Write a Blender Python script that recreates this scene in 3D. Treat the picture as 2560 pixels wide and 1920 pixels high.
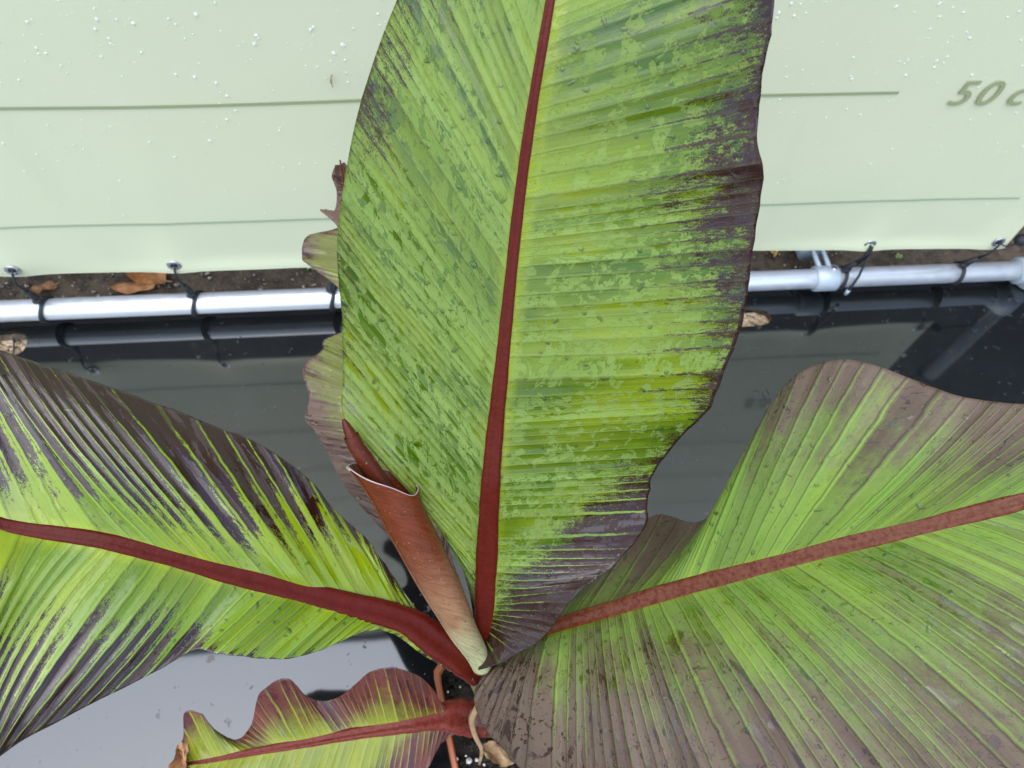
import bpy, math, random
import numpy as np
from mathutils import Vector, Matrix

for o in list(bpy.data.objects):
    bpy.data.objects.remove(o)
scene = bpy.context.scene
COL = scene.collection
RNG = np.random.default_rng(7)
random.seed(7)

# ------------------------------------------------------------------ camera
# measured on the photograph (2560 x 1920): nadir point and the direction of
# the banner's printed lines give the tilt, the 25 cm line spacing the scale
F = 1924.0
CX, CY = 1280.0, 960.0
_u = np.array([135.0, 1100.0, 1924.0]); _u /= np.linalg.norm(_u)
_d = np.array([1.0, 0.052, -0.1]); _d -= _u * _d.dot(_u); _d /= np.linalg.norm(_d)
_f = np.cross(_u, _d)
ROT = np.array([_d, _f, _u])                 # camera axes -> world axes
CAM = np.array([0.0, 0.0, 1.33])

cam_data = bpy.data.cameras.new('camera')
cam = bpy.data.objects.new('camera', cam_data)
COL.objects.link(cam)
cam_data.sensor_width = 36.0
cam_data.lens = 36.0 * F / 2560.0
cam_data.clip_start = 0.02
cam_data.clip_end = 500.0
cam.matrix_world = Matrix([[*ROT[0], CAM[0]], [*ROT[1], CAM[1]], [*ROT[2], CAM[2]], [0, 0, 0, 1]])
cam_data.dof.use_dof = True
cam_data.dof.focus_distance = 0.62
cam_data.dof.aperture_fstop = 11.0
scene.camera = cam
scene.render.resolution_x = 1024
scene.render.resolution_y = 768

# ------------------------------------------------------------------ light
SUN_EL, SUN_AZ = math.radians(72), math.radians(225)
world = bpy.data.worlds.new('World')
scene.world = world
world.use_nodes = True
wn = world.node_tree
wn.nodes.clear()
sky = wn.nodes.new('ShaderNodeTexSky')
sky.sky_type = 'NISHITA'
sky.sun_disc = False
sky.sun_elevation = SUN_EL
sky.sun_rotation = SUN_AZ
sky.air_density = 1.0
sky.dust_density = 1.2
sky.ozone_density = 1.0
hsv = wn.nodes.new('ShaderNodeHueSaturation')
hsv.inputs['Saturation'].default_value = 0.85
bg = wn.nodes.new('ShaderNodeBackground')
bg.inputs['Strength'].default_value = 0.15
wo = wn.nodes.new('ShaderNodeOutputWorld')
wn.links.new(sky.outputs[0], hsv.inputs['Color'])
wn.links.new(hsv.outputs[0], bg.inputs['Color'])
wn.links.new(bg.outputs[0], wo.inputs[0])
sun_data = bpy.data.lights.new('sun', 'SUN')
sun_data.energy = 1.25
sun_data.angle = math.radians(84)         # thick cloud: one broad bright patch overhead
sun_data.color = (0.90, 0.96, 1.0)
sun = bpy.data.objects.new('sun', sun_data)
COL.objects.link(sun)
sd = Vector((math.sin(SUN_AZ) * math.cos(SUN_EL), math.cos(SUN_AZ) * math.cos(SUN_EL), math.sin(SUN_EL)))
sun.rotation_euler = sd.to_track_quat('Z', 'Y').to_euler()
sun.location = sd * 6
scene.view_settings.view_transform = 'Standard'
scene.view_settings.look = 'None'
scene.view_settings.gamma = 1.0
scene.view_settings.use_curve_mapping = False
scene.view_settings.exposure = 1.52

# ------------------------------------------------------------------ geometry helpers
def ray(px, py):
    return ROT @ np.array([(px - CX) / F, -(py - CY) / F, -1.0])
def at(px, py, Z):                      # pixel + distance along the optical axis
    return CAM + ray(px, py) * Z
PS = 0.90                               # distance factor of the upper plant
def atp(px, py, Z): return at(px, py, Z * PS)
def on_floor(px, py, h=0.0):
    r = ray(px, py); return CAM + r * ((h - CAM[2]) / r[2])
def on_wall(px, py, Y):
    r = ray(px, py); return CAM + r * ((Y - CAM[1]) / r[1])

def mesh_obj(name, verts, faces, mat=None, parent=None, smooth=True, origin=None):
    me = bpy.data.meshes.new(name)
    v = np.asarray(verts, dtype=np.float64)
    if origin is not None:
        v = v - np.asarray(origin)
    me.from_pydata(v.tolist(), [], [tuple(int(i) for i in f) for f in faces])
    if smooth:
        me.polygons.foreach_set('use_smooth', np.ones(len(me.polygons), dtype=bool))
    me.update()
    o = bpy.data.objects.new(name, me)
    COL.objects.link(o)
    if mat is not None:
        for m in (mat if isinstance(mat, (list, tuple)) else [mat]):
            me.materials.append(m)
    if parent is not None:
        o.parent = parent
    if origin is not None and parent is None:
        o.location = origin
    return o
def tag(o, label=None, cat=None, group=None, kind=None):
    if label: o['label'] = label
    if cat: o['category'] = cat
    if group: o['group'] = group
    if kind: o['kind'] = kind
    return o
def empty(name, loc, label, cat, group=None):
    o = bpy.data.objects.new(name, None)
    o.empty_display_size = 0.05
    COL.objects.link(o); o.location = loc
    return tag(o, label, cat, group)

class MB:
    """collects primitives into one mesh"""
    def __init__(s): s.v = []; s.f = []; s.n = 0
    def add(s, v, f):
        v = np.asarray(v, dtype=float).reshape(-1, 3)
        s.v.append(v); s.f += [tuple(i + s.n for i in q) for q in f]; s.n += len(v)
    def grid(s, P, closed=False):
        a, b = P.shape[:2]
        f = []
        for i in range(a - 1):
            for j in range(b if closed else b - 1):
                k = (j + 1) % b
                f.append((i * b + j, i * b + k, (i + 1) * b + k, (i + 1) * b + j))
        s.add(P.reshape(-1, 3), f)
    def tube(s, pts, rad, seg=14, cap=True, flat=1.0, up=(0, 0, 1), groove=0.0):
        pts = np.asarray(pts, float); n = len(pts)
        rad = np.broadcast_to(np.asarray(rad, float), (n,))
        T = np.gradient(pts, axis=0); T /= np.linalg.norm(T, axis=1)[:, None] + 1e-12
        up = np.asarray(up, float)
        P = np.zeros((n, seg, 3))
        a = np.linspace(0, 2 * np.pi, seg, endpoint=False)
        for i in range(n):
            u = up - T[i] * up.dot(T[i])
            if np.linalg.norm(u) < 1e-4: u = np.array([1.0, 0, 0]) - T[i] * T[i][0]
            u /= np.linalg.norm(u); w = np.cross(T[i], u)
            hh = np.sin(a) - groove * np.where(np.sin(a) > 0, np.exp(-(np.cos(a) / 0.42) ** 2), 0.0)
            P[i] = pts[i] + rad[i] * (np.cos(a)[:, None] * w + flat * hh[:, None] * u)
        base = s.n
        s.grid(P, closed=True)
        if cap:
            s.f.append(tuple(base + j for j in range(seg))[::-1])
            s.f.append(tuple(base + (n - 1) * seg + j for j in range(seg)))
    def blob(s, c, r, seg=10, rings=6, seed=0, rough=0.0):
        rg = np.random.default_rng(seed)
        c = np.asarray(c, float); r = np.broadcast_to(np.asarray(r, float), (3,))
        th = np.linspace(0.12, np.pi - 0.12, rings); a = np.linspace(0, 2 * np.pi, seg, endpoint=False)
        P = np.stack([np.outer(np.sin(th), np.cos(a)), np.outer(np.sin(th), np.sin(a)), np.outer(np.cos(th), np.ones(seg))], -1)
        P = P * (1 + rough * rg.normal(size=(rings, seg, 1))) * r + c
        base = s.n
        s.grid(P, closed=True)
        s.f.append(tuple(base + j for j in range(seg)))
        s.f.append(tuple(base + (rings - 1) * seg + j for j in range(seg))[::-1])
    def build(s, name, mat=None, parent=None, smooth=True, origin=None):
        return mesh_obj(name, np.concatenate(s.v), s.f, mat, parent, smooth, origin)

def catmull(pts, t):
    """interpolate rows of pts (n,k) at params t in [0, n-1]"""
    pts = np.asarray(pts, float); n = len(pts)
    i = np.clip(np.floor(t).astype(int), 0, n - 2); u = (t - i)[:, None]
    p1, p2 = pts[i], pts[i + 1]
    p0 = np.where((i > 0)[:, None], pts[np.maximum(i - 1, 0)], 2 * p1 - p2)
    p3 = np.where((i < n - 2)[:, None], pts[np.minimum(i + 2, n - 1)], 2 * p2 - p1)
    return 0.5 * (2 * p1 + (p2 - p0) * u + (2 * p0 - 5 * p1 + 4 * p2 - p3) * u ** 2 + (3 * p1 - p0 - 3 * p2 + p3) * u ** 3)

# ------------------------------------------------------------------ material helpers
class NT:
    def __init__(s, name):
        s.m = bpy.data.materials.new(name); s.m.use_nodes = True
        s.t = s.m.node_tree; s.t.nodes.clear()
        s.out = s.t.nodes.new('ShaderNodeOutputMaterial')
    def put(s, sock, v):
        if isinstance(v, bpy.types.NodeSocket): s.t.links.new(v, sock)
        elif v is not None:
            if hasattr(sock, 'default_value'):
                if isinstance(v, (tuple, list)) and len(v) == 3 and sock.type == 'RGBA': v = (*v, 1)
                sock.default_value = v
    def node(s, typ, **kw):
        n = s.t.nodes.new(typ)
        for k, v in kw.items(): setattr(n, k, v)
        return n
    def math(s, op, a, b=None, c=None, clamp=False):
        n = s.node('ShaderNodeMath', operation=op, use_clamp=clamp)
        s.put(n.inputs[0], a); s.put(n.inputs[1], b); s.put(n.inputs[2], c)
        return n.outputs[0]
    def step(s, x, lo, hi, a=0.0, b=1.0, smooth=True):
        n = s.node('ShaderNodeMapRange', interpolation_type='SMOOTHSTEP' if smooth else 'LINEAR')
        s.put(n.inputs['Value'], x); s.put(n.inputs['From Min'], lo); s.put(n.inputs['From Max'], hi)
        s.put(n.inputs['To Min'], a); s.put(n.inputs['To Max'], b)
        return n.outputs[0]
    def mix(s, f, a, b, mode='MIX'):
        n = s.node('ShaderNodeMix', data_type='RGBA', blend_type=mode)
        s.put(n.inputs['Factor'], f); s.put(n.inputs['A'], a); s.put(n.inputs['B'], b)
        for i in n.inputs:
            pass
        s_in = [i for i in n.inputs if i.type == 'RGBA']
        s.put(s_in[0], a); s.put(s_in[1], b); s.put(n.inputs[0], f)
        return [o for o in n.outputs if o.type == 'RGBA'][0]
    def noise(s, vec=None, scale=5.0, detail=2.0, rough=0.5, dist=0.0):
        n = s.node('ShaderNodeTexNoise')
        if vec is not None: s.put(n.inputs['Vector'], vec)
        s.put(n.inputs['Scale'], scale); s.put(n.inputs['Detail'], detail)
        s.put(n.inputs['Roughness'], rough); s.put(n.inputs['Distortion'], dist)
        return n.outputs[0]
    def voronoi(s, vec=None, scale=5.0, feature='F1'):
        n = s.node('ShaderNodeTexVoronoi', feature=feature)
        if vec is not None: s.put(n.inputs['Vector'], vec)
        s.put(n.inputs['Scale'], scale)
        return n
    def attr(s, name): return s.node('ShaderNodeAttribute', attribute_name=name)
    def sep(s, v):
        n = s.node('ShaderNodeSeparateXYZ'); s.put(n.inputs[0], v); return n.outputs
    def comb(s, x, y, z):
        n = s.node('ShaderNodeCombineXYZ'); s.put(n.inputs[0], x); s.put(n.inputs[1], y); s.put(n.inputs[2], z); return n.outputs[0]
    def obj(s): return s.node('ShaderNodeTexCoord').outputs['Object']
    def bump(s, h, strength=0.3, dist=0.001, normal=None):
        n = s.node('ShaderNodeBump'); s.put(n.inputs['Height'], h)
        n.inputs['Strength'].default_value = strength; n.inputs['Distance'].default_value = dist
        if normal is not None: s.put(n.inputs['Normal'], normal)
        return n.outputs[0]
    def bsdf(s, color, rough=0.5, metal=0.0, spec=0.5, normal=None, coat=None, coat_rough=0.05, ior=1.5, trans=None, out=True):
        n = s.node('ShaderNodeBsdfPrincipled')
        s.put(n.inputs['Base Color'], color); s.put(n.inputs['Roughness'], rough)
        s.put(n.inputs['Metallic'], metal); s.put(n.inputs['Specular IOR Level'], spec)
        s.put(n.inputs['IOR'], ior)
        if coat is not None:
            s.put(n.inputs['Coat Weight'], coat); s.put(n.inputs['Coat Roughness'], coat_rough)
        if trans is not None: s.put(n.inputs['Transmission Weight'], trans)
        if normal is not None: s.put(n.inputs['Normal'], normal)
        if out: s.t.links.new(n.outputs[0], s.out.inputs[0])
        return n.outputs[0]

def plain(name, col, rough=0.5, metal=0.0, var=0.15, scale=40.0, bump=0.0, spec=0.5):
    n = NT(name)
    k = n.noise(n.obj(), scale, 4.0)
    c = n.mix(k, tuple(x * (1 - var) for x in col), tuple(min(1, x * (1 + var)) for x in col))
    nb = n.bump(n.noise(n.obj(), scale * 4, 3.0), bump, 0.002) if bump else None
    n.bsdf(c, n.step(k, 0.3, 0.7, max(0.02, rough - 0.06), rough + 0.06), metal, spec, nb)
    return n.m

# --- soil
def soil_mat(name, c1, c2, c3):
    n = NT(name); P = n.obj()
    a = n.noise(P, 35, 6.0, 0.65); b = n.noise(P, 240, 4.0, 0.6)
    c = n.mix(n.step(a, 0.35, 0.65), c1, c2)
    c = n.mix(n.step(b, 0.58, 0.70), c, c3)
    h = n.math('ADD', n.math('MULTIPLY', a, 0.6), n.math('MULTIPLY', b, 0.5))
    n.bsdf(c, 0.75, 0, 0.35, n.bump(h, 0.9, 0.006))
    return n.m
M_SOIL = soil_mat('damp_soil', (0.040, 0.028, 0.018), (0.105, 0.076, 0.048), (0.24, 0.19, 0.13))
M_COMPOST = soil_mat('potting_compost', (0.010, 0.008, 0.005), (0.030, 0.022, 0.014), (0.085, 0.065, 0.04))
M_SAND = soil_mat('sandy_gravel', (0.30, 0.20, 0.12), (0.50, 0.37, 0.24), (0.62, 0.54, 0.42))
def pebble_mat():
    n = NT('pebbles'); P = n.obj()
    v = n.voronoi(P, 160.0)
    c = n.mix(n.step(v.outputs['Color'], 0.2, 0.8), (0.07, 0.05, 0.033), (0.42, 0.36, 0.28))
    n.bsdf(c, 0.6, 0, 0.4, n.bump(n.noise(P, 900, 3.0), 0.3, 0.001)); return n.m
M_PEBBLE = pebble_mat()
# --- wet black mat
def mat_mat():
    n = NT('wet_black_plastic_sheet'); P = n.obj()
    dust = n.noise(P, 3.0, 6.0, 0.6); fine = n.noise(P, 60.0, 5.0, 0.6)
    sc = n.noise(n.comb(n.sep(P)[0], n.math('MULTIPLY', n.sep(P)[1], 22.0), 0.0), 3.0, 5.0)
    c = n.mix(n.step(dust, 0.3, 0.75), (0.0035, 0.0042, 0.0046), (0.0075, 0.0088, 0.0092))
    c = n.mix(n.step(n.math('ADD', n.math('MULTIPLY', fine, 0.6), n.math('MULTIPLY', n.noise(P, 14.0, 5.0, 0.7), 0.4)), 0.50, 0.72, 0.0, 0.6), c, (0.018, 0.020, 0.020))
    c = n.mix(n.step(sc, 0.62, 0.72, 0.0, 0.35), c, (0.003, 0.0035, 0.004))
    # puddled film (mirror) broken by small dry spots
    spot = n.noise(P, 38.0, 3.0, 0.7)
    big = n.noise(P, 5.0, 3.0)
    dry = n.step(n.math('ADD', spot, n.math('MULTIPLY', big, 0.18)), 0.725, 0.75)
    rough = n.step(dry, 0.0, 1.0, n.step(n.sep(P)[1], 0.32, 0.55, 0.04, 0.07), 0.4)
    nb = n.bump(n.noise(P, 4.5, 2.0), 0.05, 0.004)
    n.bsdf(c, rough, 0, 0.5, nb, ior=1.85)
    return n.m
M_MAT = mat_mat()
# --- banner
def banner_mat():
    n = NT('pale_green_vinyl'); P = n.obj()
    a = n.noise(P, 2.2, 4.0); b = n.noise(P, 700.0, 2.0)
    dirt = n.noise(n.comb(n.sep(P)[0], 0.0, n.math('MULTIPLY', n.sep(P)[2], 0.25)), 9.0, 5.0)
    c = n.mix(a, (0.595, 0.615, 0.400), (0.625, 0.630, 0.435))
    c = n.mix(n.step(dirt, 0.55, 0.85, 0.0, 0.25), c, (0.495, 0.515, 0.335))
    nb = n.bump(b, 0.06, 0.0006)
    nb = n.bump(n.noise(P, 3.0, 2.0), 0.12, 0.02, nb)
    n.bsdf(c, 0.38, 0, 0.45, nb); return n.m
M_BANNER = banner_mat()
M_PRINT = plain('olive_print', (0.29, 0.325, 0.165), 0.4, 0, 0.05, 6.0)
M_PRINT2 = plain('faint_sage_print', (0.34, 0.42, 0.27), 0.4, 0, 0.05, 6.0)
M_HEM = plain('vinyl_hem', (0.62, 0.64, 0.44), 0.35, 0, 0.04, 6.0)
# --- metal
def galv_mat():
    n = NT('galvanised_tube'); P = n.obj()
    v = n.noise(P, 55.0, 4.0, 0.6); w = n.noise(n.comb(n.math('MULTIPLY', n.sep(P)[0], 0.06), n.sep(P)[1], n.sep(P)[2]), 240.0, 3.0)
    c = n.mix(v, (0.66, 0.68, 0.70), (0.76, 0.77, 0.78))
    c = n.mix(n.step(w, 0.62, 0.75, 0.0, 0.3), c, (0.45, 0.46, 0.48))
    n.bsdf(c, n.step(v, 0.3, 0.7, 0.28, 0.42), 0.6, 0.5, n.bump(v, 0.1, 0.001)); return n.m
M_GALV = galv_mat()
M_CLAMP = plain('cast_grey_zinc', (0.40, 0.45, 0.48), 0.5, 0.35, 0.14, 60.0, 0.25)
M_STEEL = plain('grommet_steel', (0.50, 0.50, 0.52), 0.25, 0.9, 0.1, 60.0)
M_BLACK = plain('black_elastic', (0.012, 0.013, 0.016), 0.55, 0, 0.3, 300.0, 0.4)
M_POT = plain('orange_plastic_pot', (0.40, 0.115, 0.045), 0.42, 0, 0.10, 25.0, 0.05)
def dryleaf_mat(name, c1, c2):
    n = NT(name); P = n.obj()
    a = n.noise(P, 55, 5.0); b = n.noise(P, 400, 3.0)
    c = n.mix(n.step(a, 0.35, 0.65), c1, c2)
    c = n.mix(n.step(b, 0.6, 0.75, 0, 0.6), c, tuple(x * 0.35 for x in c1))
    n.bsdf(c, 0.45, 0, 0.4, n.bump(a, 0.5, 0.003)); return n.m
M_DRY = dryleaf_mat('dry_orange_leaf', (0.30, 0.11, 0.03), (0.46, 0.20, 0.065))
M_DRY2 = dryleaf_mat('dry_brown_leaf', (0.20, 0.085, 0.035), (0.36, 0.17, 0.07))
M_TAN = dryleaf_mat('tan_withered_leaf', (0.22, 0.125, 0.055), (0.34, 0.22, 0.11))
M_YELLOW = dryleaf_mat('yellow_leaf', (0.50, 0.34, 0.05), (0.60, 0.48, 0.14))
M_LEAFLET = dryleaf_mat('green_leaflet', (0.20, 0.34, 0.07), (0.32, 0.46, 0.16))
M_PERLITE = plain('perlite', (0.72, 0.70, 0.64), 0.7, 0, 0.1, 200.0, 0.3)
# --- water drops: clear film seen against the leaf
def water_mat(name, tint, gl=1.0):
    n = NT(name)
    tr = n.node('ShaderNodeBsdfTransparent'); n.put(tr.inputs[0], tint)
    g = n.node('ShaderNodeBsdfGlossy'); n.put(g.inputs['Roughness'], 0.03); n.put(g.inputs['Color'], (1, 1, 1))
    fr = n.node('ShaderNodeFresnel'); fr.inputs[0].default_value = 1.36
    mx = n.node('ShaderNodeMixShader')
    n.put(mx.inputs[0], n.math('MULTIPLY', fr.outputs[0], gl, clamp=True))
    n.t.links.new(tr.outputs[0], mx.inputs[1]); n.t.links.new(g.outputs[0], mx.inputs[2])
    n.t.links.new(mx.outputs[0], n.out.inputs[0]); return n.m
M_WATER = water_mat('rain_water', (0.80, 0.83, 0.60), 1.3)
def vinyl_drop_mat():
    n = NT('rain_water_on_vinyl')
    tr = n.node('ShaderNodeBsdfTransparent')
    p = n.bsdf((0.86, 0.90, 0.82), 0.12, 0, 0.5, out=False)  # whitish body paints in the light that each drop gathers
    mx = n.node('ShaderNodeMixShader'); mx.inputs[0].default_value = 0.45
    n.t.links.new(tr.outputs[0], mx.inputs[1]); n.t.links.new(p, mx.inputs[2]); n.t.links.new(mx.outputs[0], n.out.inputs[0])
    return n.m
M_WATER_BRIGHT = vinyl_drop_mat()

# --- banana leaf
def leaf_mat(name, green=(0.13, 0.29, 0.035), yel=(0.34, 0.42, 0.045), maroon=(0.060, 0.016, 0.012),
             pale_g=(0.33, 0.46, 0.24), pale_m=(0.27, 0.21, 0.20), bloom_g=0.55, bloom_m=0.5,
             streak=0.35, speck=0.5, pleat=0.25, line_d=0.35, line_col=(0.36, 0.52, 0.07), line_mix=0.5,
             wet_lo=0.56, wet_hi=0.60, wet_along=30.0, wet_across=1.3, rough_dry=0.42, rough_wet=0.14, soft=0.05,
             strip=0.0, seed=0.0, tone=0.45, groove=0.45, sqx=2.6, sqy=190.0, sql=0.615, spec=(0.16, 0.30)):
    n = NT(name); P = n.obj()
    co = n.sep(n.attr('co').outputs['Vector']); ms = n.sep(n.attr('ms').outputs['Vector'])
    vc, b, sd_ = co[0], co[1], n.math('ADD', co[2], seed)
    wob = n.math('MULTIPLY', n.math('SUBTRACT', n.noise(P, 60.0, 2.0), 0.5), 0.20)
    vcw = n.math('ADD', vc, wob)
    cell = n.math('FLOOR', vcw)
    wn_ = n.node('ShaderNodeTexWhiteNoise', noise_dimensions='2D')
    n.put(wn_.inputs['Vector'], n.comb(cell, sd_, 0.0)); r = wn_.outputs['Value']
    fr = n.math('FRACT', vcw)
    tri = n.math('MULTIPLY', n.math('ABSOLUTE', n.math('SUBTRACT', fr, 0.5)), 2.0)     # 1 on the vein
    line = n.step(tri, 0.80, 0.93)
    stk = n.noise(n.comb(n.math('MULTIPLY', vc, 1.6), n.math('MULTIPLY', b, 9.0), sd_), 1.0, 4.0, 0.6)
    spk = n.noise(P, 1100.0, 4.0, 0.75)
    spk2 = n.noise(n.comb(n.math('MULTIPLY', vc, 7.0), n.math('MULTIPLY', b, 150.0), sd_), 1.0, 4.0, 0.7)
    big = n.noise(P, 11.0, 3.0)
    band = n.noise(n.comb(n.math('MULTIPLY', vc, 0.22), n.math('MULTIPLY', b, 5.0), n.math('ADD', sd_, 7.0)), 1.0, 3.0)
    blot = n.noise(P, 38.0, 4.0, 0.6)
    m = n.math('ADD', ms[0], n.math('MULTIPLY', n.math('SUBTRACT', stk, 0.5), streak * 2))
    m = n.math('ADD', m, n.math('MULTIPLY', n.math('SUBTRACT', n.math('MULTIPLY', n.math('ADD', spk, spk2), 0.5), 0.5), speck * 2))
    m = n.math('ADD', m, n.math('MULTIPLY', n.math('SUBTRACT', r, 0.5), pleat * 2))
    m = n.math('ADD', m, n.math('MULTIPLY', n.math('SUBTRACT', blot, 0.5), 0.55))
    m = n.math('SUBTRACT', m, n.math('MULTIPLY', n.math('MULTIPLY', line, n.attr('ln').outputs['Fac']), line_d))
    if strip:     # green stripe along one flank of each pleat
        m = n.math('SUBTRACT', m, n.math('MULTIPLY', n.step(n.math('ABSOLUTE', n.math('SUBTRACT', fr, 0.22)), 0.20, 0.02), strip))
    Mm = n.step(m, 0.5 - soft, 0.5 + soft)
    gy = n.math('ADD', n.math('MULTIPLY', n.step(n.math('ADD', n.math('MULTIPLY', big, 0.4), n.math('MULTIPLY', band, 0.6)), 0.38, 0.62), 0.75), ms[2], clamp=True)
    gy = n.math('ADD', gy, n.math('MULTIPLY', n.math('SUBTRACT', stk, 0.5), 0.9), clamp=True)
    g = n.mix(gy, green, yel)
    g = n.mix(n.math('MULTIPLY', line, line_mix), g, line_col)
    mm = n.mix(n.noise(P, 24.0, 3.0), tuple(x * 0.75 for x in maroon), tuple(x * 1.5 for x in maroon))
    mm = n.mix(n.math('MULTIPLY', line, line_mix * 0.5), mm, tuple(0.5 * (p + q) for p, q in zip(line_col, maroon)))
    # wet film patches: bounded by the veins, drawn out along them
    wv = n.noise(n.comb(n.math('MULTIPLY', vc, wet_across), n.math('MULTIPLY', b, wet_along), n.math('ADD', sd_, 3.0)), 1.0, 4.0, 0.62, 0.6)
    wv = n.math('ADD', wv, n.math('MULTIPLY', n.math('SUBTRACT', r, 0.5), 0.10))
    wv = n.math('ADD', wv, ms[1])
    wet = n.step(wv, wet_lo, wet_hi)
    sq = n.noise(n.comb(n.math('MULTIPLY', vc, sqx), n.math('MULTIPLY', b, sqy), n.math('ADD', sd_, 11.0)), 1.0, 3.0, 0.6, 1.2)
    wet = n.math('MAXIMUM', wet, n.step(n.math('ADD', sq, n.math('MULTIPLY', ms[1], 0.5)), sql, sql + 0.03))
    blm = n.math('SUBTRACT', 1.0, wet)
    blv = n.step(n.noise(n.comb(vc, n.math('MULTIPLY', b, 14.0), sd_), 0.8, 3.0), 0.25, 0.7, 0.6, 1.1)
    blm = n.math('MULTIPLY', blm, blv)
    blm = n.math('MULTIPLY', blm, n.step(ms[2], 0.45, 0.85, 1.0, 0.25))
    gd = n.mix(n.math('MULTIPLY', blm, bloom_g, clamp=True), g, pale_g)
    md = n.mix(n.math('MULTIPLY', blm, bloom_m, clamp=True), mm, pale_m)
    c = n.mix(Mm, gd, md)
    # fine parallel veinlets
    vl = n.noise(n.comb(n.math('MULTIPLY', vc, 8.0), n.math('MULTIPLY', b, 6.0), sd_), 1.0, 2.0)
    c = n.mix(n.step(vl, 0.35, 0.65, 0.0, 0.28), c, n.mix(1.0, c, (0.72, 0.74, 0.70), 'MULTIPLY'))
    # one pleat paler, the next darker; a thin dark groove beside each vein
    c = n.mix(n.math('MULTIPLY', r, tone), c, n.mix(1.0, c, (0.52, 0.50, 0.46), 'MULTIPLY'))
    gr = n.step(n.math('ABSOLUTE', n.math('SUBTRACT', fr, 0.86)), 0.07, 0.015)
    c = n.mix(n.math('MULTIPLY', gr, groove), c, n.mix(1.0, c, (0.45, 0.40, 0.38), 'MULTIPLY'))
    h = n.math('ADD', n.math('MULTIPLY', vl, 0.35), n.math('MULTIPLY', tri, 0.45))
    h = n.math('ADD', h, n.math('MULTIPLY', wet, 0.5))
    h = n.math('ADD', h, n.math('MULTIPLY', n.noise(P, 260.0, 3.0), 0.45))
    nb = n.bump(h, 0.42, 0.0011)
    rough = n.step(wet, 0.0, 1.0, rough_dry, rough_wet)
    sh = n.bsdf(c, rough, 0, n.step(wet, 0.0, 1.0, *spec), nb, coat=n.math('MULTIPLY', wet, 0.30), coat_rough=0.05, out=False)
    tl = n.node('ShaderNodeBsdfTranslucent'); n.put(tl.inputs[0], c)
    mx = n.node('ShaderNodeMixShader'); mx.inputs[0].default_value = 0.12
    n.t.links.new(sh, mx.inputs[1]); n.t.links.new(tl.outputs[0], mx.inputs[2])
    n.t.links.new(mx.outputs[0], n.out.inputs[0])
    return n.m
M_LEAF_C = leaf_mat('central_leaf_skin', green=(0.054, 0.112, 0.001), yel=(0.215, 0.275, 0.006), pale_g=(0.195, 0.275, 0.064), maroon=(0.026, 0.008, 0.006),
                    sql=0.595, bloom_g=0.80, bloom_m=0.30, streak=0.22, speck=0.75, pleat=0.06, line_d=0.40, line_mix=0.30, line_col=(0.24, 0.31, 0.07), wet_lo=0.53, wet_hi=0.55,
                    wet_along=75.0, wet_across=1.0, pale_m=(0.082, 0.055, 0.052), soft=0.10, tone=0.42, groove=0.40, spec=(0.20, 0.34), seed=1.0)
M_LEAF_L = leaf_mat('left_leaf_skin', green=(0.115, 0.205, 0.003), yel=(0.270, 0.340, 0.006), pale_g=(0.22, 0.31, 0.12), maroon=(0.026, 0.007, 0.005), bloom_g=0.12, bloom_m=0.60,
                    pale_m=(0.108, 0.079, 0.072), streak=0.30, speck=0.85, pleat=0.10, line_d=0.70, line_mix=0.55, line_col=(0.24, 0.35, 0.012),  # pale wax bloom, brightened to carry the lilac sky sheen as well
                    strip=0.34, wet_lo=0.45, wet_hi=0.50, wet_along=14.0, wet_across=1.2, rough_dry=0.34, rough_wet=0.13, tone=0.55, groove=0.55, spec=(0.42, 0.5), seed=5.0)
M_LEAF_R = leaf_mat('right_leaf_skin', green=(0.070, 0.165, 0.003), yel=(0.190, 0.265, 0.012), pale_g=(0.200, 0.290, 0.070), maroon=(0.042, 0.018, 0.010),
                    bloom_g=0.58, bloom_m=0.78, pale_m=(0.165, 0.118, 0.086), streak=0.26, speck=0.45, pleat=0.10, line_d=0.20, line_mix=0.35,
                    line_col=(0.21, 0.29, 0.04), wet_lo=0.60, wet_hi=0.63, wet_along=50.0, rough_dry=0.50, soft=0.30, tone=0.62, groove=0.75, seed=9.0)
M_LEAF_B = leaf_mat('low_leaf_skin', green=(0.130, 0.190, 0.006), yel=(0.255, 0.270, 0.016), maroon=(0.080, 0.010, 0.007), pale_m=(0.21, 0.060, 0.042), pale_g=(0.26, 0.28, 0.08),
                    bloom_g=0.10, bloom_m=0.50, streak=0.18, speck=0.35, pleat=0.08, line_d=0.34, line_mix=0.8, line_col=(0.32, 0.31, 0.03),
                    wet_lo=0.50, wet_hi=0.54, soft=0.28, rough_dry=0.24, rough_wet=0.08, tone=0.4, groove=0.45, spec=(0.45, 0.6), seed=13.0)
M_LEAF_K = leaf_mat('back_leaf_skin', green=(0.130, 0.165, 0.025), yel=(0.240, 0.250, 0.045), maroon=(0.060, 0.022, 0.020), pale_g=(0.225, 0.225, 0.115),
                    pale_m=(0.225, 0.145, 0.115), bloom_g=0.5, bloom_m=0.75, streak=0.2, speck=0.35, pleat=0.10, line_d=0.1, line_mix=0.3,
                    line_col=(0.25, 0.25, 0.10), wet_lo=0.55, wet_hi=0.58, wet_along=40.0, soft=0.2, seed=17.0)
M_UNDER = plain('leaf_underside', (0.075, 0.026, 0.024), 0.45, 0, 0.3, 18.0, 0.1)
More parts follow.
